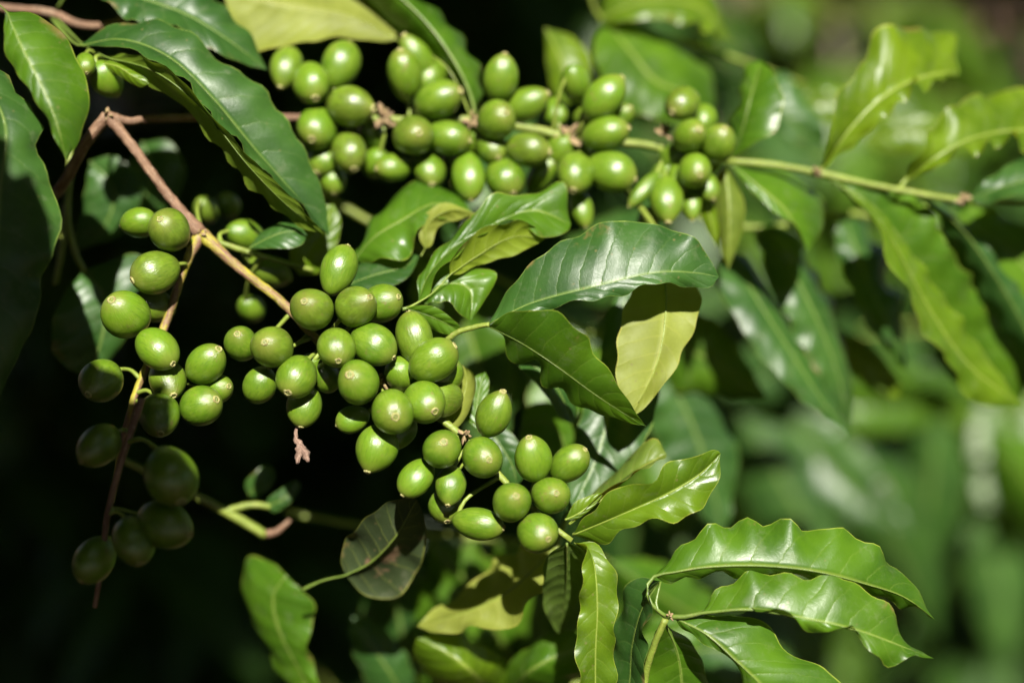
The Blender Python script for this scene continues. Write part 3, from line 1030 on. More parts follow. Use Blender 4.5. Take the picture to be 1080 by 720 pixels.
# ================================================================== lower right shoot
low = thing('coffee_shoot', 'bright leafy shoot with five wavy leaves at the lower right', 'leafy shoot', P((705, 650, 4)))
twig(low, [(684, 780, -10), (680, 720, -6), (690, 680, 0), (702, 652, 4)], [1.3, 1.2, 1.2, 1.2], 'green')
bract(low, 706, 649, 5, 4, 6)
leaf(low, [(690, 607, 4), (740, 598, 8), (800, 596, 10), (860, 602, 10), (915, 616, 6), (955, 630, 0), (986, 653, -6)],
     [(706, 588, 2), (722, 574, 2), (745, 558, 1), (780, 549, 0), (815, 551, 0), (850, 556, 0), (890, 558, -1), (920, 577, -2), (945, 595, -4), (962, 618, -6)],
     [(700, 612, 2), (740, 608, 4), (790, 606, 4), (850, 610, 3), (910, 622, 0), (945, 636, -4), (965, 641, -6)], 'fresh', True, 1.7, 6, 0.07,
     pet=[(702, 650, 4), (688, 638, 5), (682, 622, 4)])
leaf(low, [(738, 646, 8), (790, 642, 14), (845, 651, 16), (895, 662, 15), (935, 675, 12), (985, 694, 6)],
     [(752, 628, 6), (778, 610, 6), (805, 601, 8), (850, 610, 8), (882, 606, 8), (915, 622, 8), (940, 645, 6), (958, 678, 6)],
     [(775, 650, 8), (800, 640, 16), (835, 655, 18), (862, 668, 16), (882, 667, 18), (902, 664, 15), (915, 682, 16), (938, 703, 13), (960, 692, 10)],
     'fresh', True, 1.4, 6, 0.06, pet=[(705, 650, 4), (722, 650, 6)], rib=0.95)
leaf(low, [(712, 651, 4), (745, 668, 9), (775, 695, 12), (805, 725, 12), (835, 765, 10)],
     [(742, 645, 2), (782, 650, 2), (815, 664, 4), (840, 692, 5), (872, 706, 5), (890, 735, 6)],
     [(722, 666, 6), (755, 680, 8), (772, 698, 9), (790, 735, 9), (812, 765, 9)], 'fresh', True, 1.7, 5, 0.06, pet=[(702, 650, 4)])
leaf(low, [(696, 612, 2), (678, 640, -2), (667, 680, -6), (664, 720, -8), (655, 790, -10)],
     [(672, 610, -10), (655, 632, -16), (648, 665, -18), (645, 720, -18)],
     [(684, 618, 6), (688, 640, 6), (681, 668, 4), (680, 700, 2), (676, 745, -4)], 'mature', True, 0.8, 5, 0.06, pet=[(704, 650, 4), (692, 640, 5)])
leaf(low, [(700, 655, 0), (715, 690, -8), (720, 730, -14), (722, 780, -20)],
     [(690, 670), (684, 700), (685, 740)], [(722, 672), (742, 700), (750, 750)], 'fresh', True, 1, 4, 0.08, za=-4, zb=-8)

# ================================================================== upper branch (behind the plane in focus)
ZU = -56
upper = thing('coffee_branch', 'upper green coffee twig strung with cherries and ending in drooping leaves', 'branch', P((150, 126, -50)))
S_up = [(150, 126, -48), (220, 124, -50), (300, 124, -54), (385, 125, -56), (450, 128, -57), (500, 127, -58), (560, 136, -60), (600, 144, -62), (680, 153, -64), (715, 160, -66), (770, 170, -68)]
S_end = [(770, 170, -68), (815, 174, -69), (860, 182, -70), (905, 192, -71), (950, 201, -72), (1015, 211, -74), (1100, 214, -78)]
twig(upper, S_up[:4], [1.5, 1.5, 1.5, 1.6], 'bark')
twig(upper, S_up[3:], [1.6, 1.6, 1.7, 1.7, 1.6, 1.6, 1.5], 'green', n=50, lump=0.14)
twig(upper, S_end, [1.5, 1.4, 1.5, 1.3, 1.3, 1.2, 1.0], 'green', n=40, lump=0.10)
for x, y, z, s in ((405, 124, -54, 10), (497, 127, -56, 8), (598, 144, -58, 12), (700, 140, -60, 8), (862, 182, -68, 5), (1016, 210, -72, 6)):
    bract(upper, x, y, z, s, 11)
up_rows = [
    (302, 72, 31, 46, -4, 20, 0, 0), (328, 87, 37, 46, 6, 17, 5, 0), (359, 69, 37, 48, 8, -22, -2, 1), (370, 112, 40, 49, 22, 4, 8, 0),
    (335, 135, 40, 46, -3, 13, 3, 0), (368, 160, 36, 42, 6, 17, 3, 0), (342, 168, 30, 36, -6, 14, -3, 0), (351, 189, 27, 32, 2, 14, -6, 0), (338, 150, 34, 40, -10, 10, -8, 1),
    (427, 80, 37, 50, -3, -21, 2, 0), (440, 62, 31, 50, -12, -20, -5, 0), (455, 80, 30, 40, 8, -14, -8, 1), (462, 105, 39, 50, 21, -6, 6, 0),
    (436, 143, 40, 46, 7, 1, 10, 0), (472, 145, 36, 46, 21, 4, 5, 0), (415, 177, 29, 36, -15, 2, 4, 0), (453, 179, 33, 42, 3, 15, 1, 0), (396, 172, 28, 34, -6, 8, -6, 1),
    (494, 186, 34, 50, 3, 23, 4, 0), (528, 83, 33, 46, 4, -21, 4, 0), (555, 110, 32, 46, 20, -9, -2, 0), (523, 127, 38, 44, 10, -4, 8, 0),
    (519, 157, 32, 36, 6, 10, 1, 0), (556, 158, 35, 46, 21, 3, 5, 0), (532, 188, 39, 44, 8, 15, 2, 0), (572, 184, 26, 42, 12, -15, -8, 0),
    (608, 89, 29, 42, 6, 14, -2, 1), (637, 103, 37, 50, 17, -18, 5, 0), (655, 124, 24, 32, 8, -8, -5, 0), (638, 141, 36, 47, 21, -4, 4, 0),
    (607, 183, 36, 44, -3, 17, 5, 0), (644, 181, 40, 49, 22, 8, 4, 0), (720, 109, 33, 40, -11, 10, 2, 0), (728, 143, 34, 40, 6, -3, 7, 0),
    (757, 152, 35, 42, 4, -12, 3, 0), (732, 180, 34, 39, 3, 6, 6, 0), (703, 211, 33, 50, 0, 22, 4, 0), (729, 214, 21, 38, 0, 17, -1, 0),
    (679, 200, 17, 44, -14, 16, 1, 0), (613, 220, 24, 40, 4, 18, -4, 0), (684, 232, 22, 28, -4, 10, -6, 1), (620, 122, 30, 36, 4, -8, -10, 1), (745, 168, 28, 34, 10, 6, -8, 1),
    (712, 168, 30, 38, -8, 8, -6, 1), (718, 188, 30, 38, -4, 14, -2, 0), (744, 196, 26, 36, 6, 14, -4, 0), (700, 186, 26, 36, -10, 10, -8, 1), (742, 126, 28, 34, 4, -10, -6, 1),
    (590, 160, 30, 36, -6, 10, -6, 1), (628, 162, 30, 38, 6, 12, -8, 1), (585, 118, 26, 34, -4, -12, -10, 1), (500, 150, 28, 34, -4, 8, -8, 1), (482, 168, 28, 34, 2, 10, -10, 1), (392, 142, 28, 34, 4, 8, -8, 1),
]
cherries(upper, up_rows, ZU, [S_up[3:]], 1.06)
# leaves of the fan on the right
leaf(upper, [(866, 180, -70), (890, 145, -66), (925, 108, -66), (965, 85, -72), (1012, 74, -86)],
     [(876, 150, -60), (883, 100, -62), (912, 66, -68), (925, 33, -74), (960, 29, -84), (1000, 37, -94)],
     [(890, 160, -66), (925, 133, -60), (955, 98, -62), (985, 88, -74), (1005, 82, -84)], 'young', True, 2.0, 5, 0.1, rib=1.3, pet=[(860, 183, -70)])
leaf(upper, [(956, 190, -72), (985, 168, -68), (1030, 145, -72), (1090, 138, -84), (1150, 150, -98)],
     [(966, 163, -64), (987, 130, -72), (1020, 106, -82), (1080, 95, -96), (1130, 115, -104)],
     [(978, 182, -68), (1010, 165, -60), (1050, 150, -66), (1100, 152, -78)], 'young', True, 2.0, 5, 0.1, rib=1.3, pet=[(948, 201, -72)])
leaf(upper, [(1022, 210, -74), (1055, 198, -70), (1090, 190, -70), (1150, 190, -76)],
     [(1035, 194, -72), (1062, 176, -76), (1095, 158, -82)], [(1040, 215, -68), (1070, 208, -62), (1110, 205, -66)], 'mature', True, 1.0, 4, 0.1)
leaf(upper, [(876, 190, -70), (918, 215, -72), (955, 262, -80), (990, 320, -94), (1022, 372, -108), (1074, 425, -122)],
     [(896, 207, -68), (926, 242, -72), (945, 282, -80), (966, 318, -92), (980, 350, -102), (1005, 384, -112), (1024, 412, -118)],
     [(930, 196, -76), (968, 210, -84), (992, 240, -84), (1006, 272, -90), (1027, 297, -96), (1042, 335, -106), (1070, 362, -112), (1084, 398, -118)],
     'fresh', True, 1.8, 6, 0.08, rib=0.8)
leaf(upper, [(884, 194, -69), (914, 216, -66), (944, 258, -66), (980, 325, -72), (1022, 385, -80), (1080, 429, -90)],
     [(900, 208, -65), (926, 240, -61), (938, 278, -58), (964, 318, -62), (974, 352, -68), (1003, 382, -74), (1017, 416, -82), (1045, 428, -86)],
     [(906, 203, -67), (936, 234, -68), (966, 272, -71), (1006, 328, -78), (1044, 382, -85), (1066, 410, -88)],
     'young', True, 0.9, 6, 0.08, rib=0.5, label='narrow folded bright yellow-green leaf')
leaf(upper, [(966, 205, -73), (1012, 240, -84), (1052, 295, -90), (1088, 360, -98), (1118, 440, -108)],
     [(985, 222, -86), (1010, 262, -92), (1032, 297, -96), (1050, 338, -102), (1078, 375, -108), (1095, 415, -110)],
     [(1000, 222, -86), (1045, 268, -90), (1090, 325, -98), (1115, 385, -104)], 'mature', True, 1.0, 5, 0.08)
leaf(upper, [(980, 208, -76), (1015, 232, -100), (1060, 262, -106), (1105, 310, -110), (1150, 370, -114)],
     [(1000, 236, -94), (1030, 258, -98), (1050, 285, -102), (1080, 317, -106), (1120, 365, -110)],
     [(1010, 215, -104), (1050, 222, -110), (1100, 250, -114), (1150, 310, -118)], 'fresh', True, 1.2, 5, 0.08)
leaf(upper, [(770, 172, -68), (800, 197, -62), (830, 225, -62), (853, 266, -64)],
     [(800, 178, -80), (842, 188, -88), (868, 212, -88), (866, 242, -76)],
     [(785, 192, -62), (812, 220, -60), (842, 242, -60)], 'fresh', True, 0.7, 4, 0.08, rib=1.0)
leaf(upper, [(770, 166, -68), (782, 140, -66), (789, 112, -66), (796, 88, -70), (803, 64, -76)],
     [(772, 140, -74), (778, 110, -78), (780, 88, -80), (788, 70, -80)],
     [(795, 152, -60), (817, 138, -58), (826, 110, -60), (822, 90, -64), (813, 74, -70)], 'fresh', True, 1.2, 4, 0.12, rib=1.0)
leaf(upper, [(764, 176, -66), (768, 210, -62), (769, 250, -62), (768, 286, -64)],
     [(754, 190), (753, 220), (758, 255)], [(775, 190), (784, 215), (782, 248)], 'ochre', True, 0.6, 4, 0.1, za=-5, zb=-3)
leaf(upper, [(745, 184, -64), (742, 205, -62), (750, 232, -62), (756, 262, -64)],
     [(738, 190), (735, 212), (744, 240)], [(752, 190), (754, 212), (758, 240)], 'young', True, 0.3, 3, 0.1, za=-2, zb=-2)
leaf(upper, [(500, 124, -57), (494, 98, -56), (476, 62, -55), (445, 20, -56), (405, -15, -58), (340, -60, -60)],
     [(484, 84, -66), (455, 62, -76), (420, 38, -80), (375, -10, -80)],
     [(508, 98, -66), (500, 62, -72), (478, 30, -74), (440, 0, -76), (390, -40, -76)], 'fresh', True, 0.9, 4, 0.1, rib=1.4)
leaf(upper, [(418, 42, -70), (370, 18, -68), (310, 6, -66), (235, -8, -62)],
     [(400, 44, -67), (355, 40, -64), (310, 46, -61), (268, 54, -60), (246, 24, -60)],
     [(415, 10, -76), (380, -25, -78), (320, -45, -76), (260, -35, -70)], 'pale', False, 0.7, 4, 0.1, rib=0.5, pet=[(498, 126, -57), (470, 70, -56)])
# leaves under the upper cherries
leaf(upper, [(372, 276, -40), (395, 250, -38), (425, 232, -38), (460, 215, -42), (498, 224, -48)],
     [(385, 250, -46), (405, 215, -52), (430, 197, -54), (460, 194, -56), (485, 206, -54)],
     [(395, 275, -34), (425, 274, -30), (438, 250, -30), (448, 236, -32), (475, 232, -38)], 'fresh', True, 1.6, 5, 0.12, pet=[(366, 284, -44)])
leaf(upper, [(448, 262, -34), (452, 236, -32), (475, 222, -34), (502, 226, -40)],
     [(442, 250), (446, 228), (470, 214)], [(456, 258), (462, 240), (482, 232)], 'pale', False, 0.5, 4, 0.1, rib=0.3, pet=[(444, 270, -32)])

# ================================================================== top left spray
top = thing('coffee_branch', 'large glossy dark leaves on a reddish twig in the upper left corner', 'branch', P((20, 10, -60)))
twig(top, [(-60, 0, -64), (15, 10, -62), (55, 14, -60), (88, 27, -58), (130, 20, -60), (200, -30, -60)], [1.8, 1.7, 1.7, 1.6, 1.4, 1.2], 'bark', n=40)
leaf(top, [(84, 48, -30), (130, 42, -22), (180, 62, -18), (225, 105, -18), (270, 160, -22), (310, 205, -26), (348, 250, -32)],
     [(100, 36, -30), (128, 25, -27), (165, 22, -26), (202, 36, -25), (240, 70, -25), (276, 92, -27), (310, 140, -30), (338, 195, -32)],
     [(125, 50, -18), (168, 66, -10), (205, 98, -8), (235, 137, -9), (270, 172, -12), (305, 207, -18), (332, 232, -24)], 'mature', True, 0.9, 4, 0.10, rib=0.9,
     pet=[(55, 20, -50), (70, 38, -40)])
leaf(top, [(112, 60, -24), (165, 76, -12), (215, 116, -9), (258, 170, -10), (298, 212, -16), (342, 248, -26)],
     [(135, 57, -16), (168, 67, -7), (205, 99, -4), (237, 138, -5), (272, 173, -8), (307, 208, -14), (330, 232, -21)],
     [(140, 80, -22), (190, 110, -18), (225, 150, -17), (262, 194, -19), (305, 232, -24)], 'fresh', False, 0.6, 4, 0.06, rib=0.6,
     pet=[(60, 20, -50), (85, 45, -40)])
leaf(top, [(85, -30, -50), (140, -5, -44), (195, 15, -42), (240, 42, -44), (282, 74, -50)],
     [(120, -40, -52), (180, -25, -50), (228, -2, -50), (248, 20, -51), (270, 48, -53)],
     [(110, 2, -40), (150, 26, -34), (196, 37, -34), (240, 62, -40)], 'mature', True, 1.2, 4, 0.1, pet=[(60, 10, -58)])
leaf(top, [(6, 12, 18), (25, 55, 24), (45, 95, 27), (60, 132, 27), (70, 169, 24)],
     [(4, 35, 20), (8, 62, 22), (28, 90, 26), (46, 120, 27), (60, 150, 26)],
     [(28, 14, 14), (52, 24, 12), (74, 46, 13), (86, 72, 15), (94, 105, 17), (86, 142, 20)], 'fresh', True, 0.7, 4, 0.06, pet=[(-30, 5, -50), (-10, 0, -10)])
# buds and a small cherry under the big leaf
tl_rows = [(112, 84, 32, 40, 8, 14, -28, 1), (90, 68, 22, 28, 4, 10, -18, 0)]
cherries(top, tl_rows, 0, [[(84, 48, -30), (112, 62, -30)]])
leaf(top, [(104, 66, -24), (124, 70, -20), (140, 80, -18), (157, 88, -18)], [(118, 64), (138, 72), (152, 80)], [(112, 72), (128, 82), (148, 92)], 'young', True, 0.3, 3, 0.1)

# far left dark leaf
edge = thing('coffee_shoot', 'large dark leaf at the left edge, mostly in shadow', 'leafy shoot', P((-60, 60, 10)))
twig(edge, [(-160, 40, 0), (-100, 50, 5), (-50, 62, 10)], [1.6, 1.4, 1.2], 'green')
leaf(edge, [(-30, 62, 12), (5, 130, 22), (0, 200, 26), (-5, 290, 28), (-10, 380, 28), (-15, 450, 26)],
     [(6, 78, 10), (20, 102, 12), (46, 130, 14), (38, 152, 16), (50, 186, 16), (64, 222, 16), (62, 250, 18), (46, 290, 20), (38, 335, 22), (10, 395, 24)],
     [(-40, 130, 30), (-55, 220, 34), (-55, 320, 34), (-40, 400, 30)], 'mature', True, 0.8, 4, 0.08, pet=[(-60, 58, 10)])

# pale stalk and dull leaf behind the left cherries
side = thing('coffee_shoot', 'pale green stalk with a dull blurred leaf behind the left cherries', 'leafy shoot', P((72, 170, -56)))
twig(side, [(66, 120, -60), (74, 170, -56), (71, 225, -54), (78, 262, -54), (90, 288, -56)], [1.3, 1.3, 1.3, 1.3, 1.2], 'green')
twig(side, [(70, 215, -55), (64, 270, -56), (58, 300, -58)], [1.2, 1.3, 1.0], 'green')
leaf(side, [(88, 286, -56), (108, 310, -54), (110, 345, -54), (95, 400, -58)],
     [(140, 268, -60), (160, 290, -60), (140, 340, -58), (120, 375, -58)],
     [(74, 300, -52), (56, 340, -50), (60, 378, -52)], 'mature', True, 0.8, 4, 0.1)
leaf(side, [(95, 170, -80), (120, 200, -78), (110, 240, -80), (80, 265, -84)], [(125, 165), (150, 195), (130, 245)], [(92, 190), (86, 220), (80, 250)], 'mature', True, 0.8, 4, 0.1)
leaf(side, [(150, 150, -90), (160, 180, -88), (150, 215, -90), (130, 240, -94)], [(180, 150), (195, 185), (175, 225)], [(140, 165), (130, 195), (125, 225)], 'mature', True, 0.8, 4, 0.1)

# blurred little cherries and a torn leaf behind the fork
fork = thing('coffee_shoot', 'blurred green shoot with a torn pale leaf behind the fork of the brown twig', 'leafy shoot', P((214, 250, -30)))
S_f = [(214, 250, -30), (250, 262, -32), (290, 274, -36), (330, 285, -42)]
twig(fork, S_f, [1.2, 1.1, 1.0, 0.9], 'green')
cherries(fork, [(258, 248, 34, 42, 14, 4, -44, 1), (284, 286, 34, 46, 20, 8, -46, 1), (217, 221, 26, 32, 4, 8, -60, 1), (240, 216, 26, 32, 4, 8, -70, 1), (265, 325, 28, 34, 4, 8, -60, 1)], 0, [S_f])
leaf(fork, [(262, 262, -30), (285, 250, -28), (305, 244, -28), (324, 248, -30)], [(275, 245), (295, 236), (314, 236)], [(280, 262), (300, 262), (318, 258)], 'mature', True, 0.6, 5, 0.1, za=-5, zb=3)
leaf(fork, [(315, 290, -50), (325, 265, -48), (340, 245, -48), (352, 215, -50)], [(305, 268), (318, 240), (340, 218)], [(335, 288), (352, 265), (360, 235)], 'young', True, 0.5, 4, 0.1)
leaf(fork, [(362, 302, -30), (395, 290, -32), (425, 282, -34), (442, 270, -38)], [(375, 282, -38), (400, 268, -42), (425, 264, -42)], [(385, 306, -26), (410, 304, -26), (432, 290, -30)], 'mature', True, 0.6, 4, 0.1)

# ================================================================== leaves hanging behind, below the middle cluster
spot = thing('coffee_shoot', 'brown-blotched ageing leaf on a yellow stalk below the middle cherries', 'leafy shoot', P((300, 625, -30)))
leaf(spot, [(364, 606, -34), (392, 592, -30), (418, 565, -20), (440, 526, -12)],
     [(360, 588, -30), (364, 570, -26), (384, 548, -18), (410, 530, -12), (428, 524, -10)],
     [(385, 627, -40), (412, 630, -42), (430, 620, -40), (442, 598, -36), (450, 570, -28), (447, 545, -18)], 'ageing', False, 1.0, 5, 0.12, rib=0.7,
     pet=[(318, 622, -40), (340, 612, -37)])
leaf(spot, [(302, 606, -62), (288, 630, -64), (296, 668, -66), (318, 710, -70), (345, 770, -76)],
     [(285, 592, -70), (258, 590, -78), (262, 640, -80), (285, 690, -80), (318, 740, -80)],
     [(318, 622, -60), (332, 640, -62), (325, 690, -66), (345, 735, -70)], 'fresh', True, 0.8, 4, 0.1)

pale = thing('coffee_shoot', 'pale yellow-green leaf seen from below under the lowest cherries', 'leafy shoot', P((590, 560, -40)))
twig(pale, [(600, 540, -50), (592, 562, -46), (586, 580, -42)], [1.2, 1.1, 1.0], 'green')
leaf(pale, [(586, 578, -42), (562, 602, -38), (530, 628, -38), (490, 646, -42), (440, 660, -50)],
     [(560, 572, -52), (528, 588, -56), (498, 615, -56), (462, 640, -54)],
     [(594, 605, -34), (575, 622, -30), (555, 640, -30), (535, 662, -32), (498, 662, -38), (465, 668, -44)], 'pale', False, 1.2, 4, 0.1)

# forked green stalk behind the shaded cherries
twigf = thing('coffee_shoot', 'forked pale green stalk with cut tips right of the shaded cherries', 'leafy shoot', P((200, 520, -34)))
twig(twigf, [(120, 480, -46), (205, 522, -54), (245, 543, -58), (280, 564, -62)], [1.3, 1.5, 1.8, 1.9], 'green')
twig(twigf, [(279, 563, -62), (292, 560, -62), (306, 548, -64)], [1.7, 1.3, 0.8], 'bark')
twig(twigf, [(240, 538, -57), (265, 532, -58), (285, 534, -60)], [1.4, 1.3, 1.2], 'green')
leaf(twigf, [(280, 534, -60), (295, 528, -58), (306, 520, -58), (316, 508, -58)], [(284, 524), (298, 514), (310, 506)], [(290, 540), (306, 530), (316, 516)], 'mature', True, 0.4, 3, 0.1)
leaf(twigf, [(262, 522, -70), (272, 510, -68), (280, 500, -68), (290, 495, -70)], [(258, 510), (268, 498), (280, 490)], [(272, 524), (284, 514), (290, 504)], 'mature', True, 0.4, 3, 0.1)

# shaded cherries at the lower left
dark = thing('coffee_branch', 'coffee twig of large cherries lost in black shadow at the lower left', 'branch', P((95, 450, 20)))
S_d = [(150, 420, 16), (130, 480, 20), (114, 540, 22), (108, 590, 22), (100, 640, 20)]
twig(dark, S_d, [1.3, 1.2, 1.1, 1.0, 0.8], 'bark')
cherries(dark, [(180, 501, 56, 64, 14, 24, 34, 0), (174, 553, 50, 62, 27, 8, 28, 0), (141, 570, 46, 54, 10, 20, 30, 0), (104, 470, 42, 50, -12, 14, 22, 0), (100, 590, 42, 50, -10, 18, 22, 0)], 0, [S_d])

# ================================================================== blurred leaves further back
hang = thing('coffee_branch', 'blurred hanging leaves behind the right-hand leaf fan', 'branch', P((800, 230, -120)))
twig(hang, [(700, 215, -110), (760, 235, -115), (815, 240, -120), (890, 225, -130), (980, 240, -140), (1100, 250, -150)], [1.6, 1.5, 1.4, 1.3, 1.2, 1.0], 'green')
leaf(hang, [(770, 262, -112), (795, 310, -98), (830, 365, -92), (862, 415, -92), (898, 462, -98)],
     [(752, 285, -104), (772, 330, -92), (810, 385, -88), (850, 425, -90), (878, 445, -94)],
     [(790, 275, -122), (820, 320, -114), (852, 375, -106), (880, 425, -102)], 'mature', True, 1.0, 4, 0.1, rib=0.4, pet=[(765, 236, -115)])
leaf(hang, [(812, 242, -120), (838, 290, -106), (865, 345, -102), (885, 400, -104), (895, 455, -110)],
     [(802, 260, -112), (818, 310, -102), (842, 360, -98), (868, 410, -100)],
     [(836, 250, -134), (866, 300, -128), (888, 360, -120), (900, 415, -114)], 'mature', True, 1.0, 4, 0.1, rib=0.4)
leaf(hang, [(890, 226, -130), (905, 270, -118), (925, 320, -114), (945, 355, -116), (955, 390, -122)],
     [(880, 250, -124), (895, 300, -114), (918, 345, -112)], [(912, 235, -140), (935, 280, -134), (950, 330, -128)], 'mature', True, 1.6, 5, 0.1, rib=0.4)
leaf(hang, [(880, 345, -150), (905, 370, -142), (925, 392, -140), (950, 420, -144)], [(880, 365), (900, 395), (930, 418)], [(905, 355), (932, 378), (950, 404)], 'young', True, 0.6, 4, 0.1, rib=0.4)
leaf(hang, [(800, 236, -120), (815, 245, -112), (830, 262, -108), (838, 285, -110)], [(796, 250), (806, 268), (826, 284)], [(822, 238), (842, 250), (846, 270)], 'fresh', True, 0.6, 4, 0.1, rib=0.4)
leaf(hang, [(1010, 245, -142), (1000, 300, -132), (1010, 360, -130), (1030, 420, -136)], [(980, 270), (970, 320), (990, 385)], [(1040, 265), (1050, 320), (1050, 380)], 'mature', True, 1, 4, 0.1, rib=0.4)
leaf(hang, [(1045, 248, -146), (1055, 300, -140), (1060, 360, -140), (1070, 430, -146)], [(1025, 270), (1030, 330), (1045, 395)], [(1080, 265), (1095, 330), (1090, 395)], 'mature', True, 1, 4, 0.1, rib=0.4)

lime = thing('coffee_shoot', 'blurred lime-yellow hanging leaf behind the sharp wavy leaf', 'leafy shoot', P((700, 250, -52)))
twig(lime, [(660, 200, -66), (690, 240, -46), (700, 275, -28)], [1.3, 1.2, 1.2], 'green')
leaf(lime, [(700, 276, -28), (702, 330, -17), (692, 385, -12), (665, 440, -12)],
     [(735, 300, -24), (737, 330, -19), (724, 365, -16), (700, 405, -14), (680, 430, -13)],
     [(674, 292, -22), (656, 335, -18), (650, 385, -14), (654, 422, -12)], 'pale', False, 1.0, 4, 0.08)
leaf(lime, [(660, 300, -56), (655, 360, -48), (645, 420, -42), (630, 480, -36), (600, 545, -30)],
     [(690, 330, -54), (695, 390, -46), (690, 440, -40), (660, 500, -34)],
     [(640, 330, -53), (632, 380, -46), (612, 440, -40), (600, 500, -34)], 'mature', True, 0.7, 4, 0.1, pet=[(690, 240, -60)])
leaf(lime, [(540, 378, -34), (566, 388, -32), (588, 410, -32), (605, 448, -36)], [(556, 375, -38), (588, 388, -38), (608, 420, -38)], [(552, 392, -28), (572, 412, -28), (592, 440, -32)], 'mature', True, 0.8, 4, 0.1)
leaf(lime, [(548, 455, -70), (570, 445, -68), (590, 455, -68), (600, 490, -70)], [(555, 430), (585, 425), (605, 455)], [(550, 480), (570, 500), (590, 505)], 'fresh', True, 0.8, 4, 0.1)
leaf(lime, [(515, 452, -34), (528, 470, -32), (540, 490, -32), (546, 512, -34)], [(534, 452), (550, 472), (556, 495)], [(512, 468), (522, 490), (536, 508)], 'mature', True, 0.5, 4, 0.1)

back = thing('coffee_branch', 'blurred bright leaves behind the upper cherries', 'branch', P((560, 40, -120)))
twig(back, [(600, -70, -115), (618, -20, -130), (640, 25, -140), (720, 45, -155), (775, 62, -160), (850, 90, -180)], [1.1, 1.1, 1.1, 1.1, 1.2, 0.9], 'green')
leaf(back, [(575, 30, -120), (590, 60, -112), (596, 80, -110), (600, 110, -112)], [(576, 55), (578, 80), (588, 105)], [(605, 40), (622, 62), (620, 92)], 'young', True, 0.6, 4, 0.1)
leaf(back, [(640, 25, -140), (665, 55, -128), (690, 85, -124), (720, 100, -128), (745, 135, -134)], [(625, 50, -130), (640, 90, -120), (670, 118, -118), (710, 130, -124)], [(670, 25, -150), (715, 45, -148), (745, 75, -146), (755, 105, -142)], 'fresh', True, 1.0, 4, 0.1)
leaf(back, [(630, 26, -140), (650, 12, -134), (690, 0, -132), (740, 10, -138), (775, 45, -148)], [(640, -5, -145), (690, -25, -148), (745, -12, -150)], [(655, 24, -130), (695, 20, -126), (740, 30, -130)], 'young', True, 1.0, 4, 0.1)
leaf(back, [(720, 45, -155), (712, 75, -146), (695, 105, -142), (668, 130, -146)], [(735, 70), (728, 105), (700, 130)], [(700, 60), (685, 85), (670, 112)], 'mature', True, 0.8, 4, 0.1)
leaf(back, [(800, 75, -170), (820, 105, -160), (835, 130, -158), (870, 155, -164)], [(800, 100), (815, 135), (845, 150)], [(828, 78), (850, 105), (868, 130)], 'mature', True, 0.8, 4, 0.1)
leaf(back, [(830, 115, -176), (860, 110, -170), (900, 108, -170), (945, 122, -176)], [(845, 98), (880, 92), (920, 100)], [(845, 126), (885, 130), (925, 130)], 'young', True, 0.6, 4, 0.1)
leaf(back, [(910, 150, -176), (950, 140, -170), (990, 142, -170), (1040, 155, -176)], [(930, 128), (970, 122), (1010, 132)], [(930, 160), (975, 162), (1015, 164)], 'young', True, 0.6, 4, 0.1)

# bright leaves at the bottom
floor_ = thing('coffee_branch', 'blurred sunlit leaves along the bottom edge under the cherries', 'branch', P((520, 740, -110)))
twig(floor_, [(330, 760, -100), (430, 745, -105), (520, 735, -110), (620, 720, -120), (720, 700, -130)], [1.5, 1.4, 1.4, 1.3, 1.1], 'green')
leaf(floor_, [(430, 745, -105), (415, 715, -95), (395, 685, -92), (372, 650, -94)], [(405, 740), (380, 705), (368, 670)], [(440, 725), (428, 690), (395, 655)], 'mature', True, 0.8, 4, 0.1)
leaf(floor_, [(520, 735, -90), (500, 710, -56), (475, 690, -52), (440, 672, -54)], [(490, 740), (455, 715), (436, 690)], [(540, 720), (525, 690), (475, 668)], 'young', True, 0.8, 4, 0.1)
leaf(floor_, [(530, 740, -90), (555, 710, -56), (590, 690, -52), (640, 675, -56)], [(530, 712), (555, 682), (600, 664)], [(560, 740), (600, 720), (635, 700)], 'fresh', True, 0.8, 4, 0.1)
leaf(floor_, [(620, 720, -120), (650, 690, -110), (690, 670, -108), (740, 660, -112)], [(620, 690), (650, 662), (695, 650)], [(655, 718), (700, 705), (735, 685)], 'fresh', True, 0.8, 4, 0.1)
leaf(floor_, [(620, 722, -122), (660, 735, -116), (700, 745, -116), (760, 755, -122)], [(640, 705), (690, 710), (735, 730)], [(640, 750), (690, 770), (735, 775)], 'fresh', True, 0.8, 4, 0.1)
leaf(floor_, [(700, 702, -128), (740, 685, -120), (790, 690, -120), (850, 720, -126)], [(720, 670), (770, 655), (825, 680)], [(720, 720), (765, 725), (815, 735)], 'mature', True, 0.8, 4, 0.1)


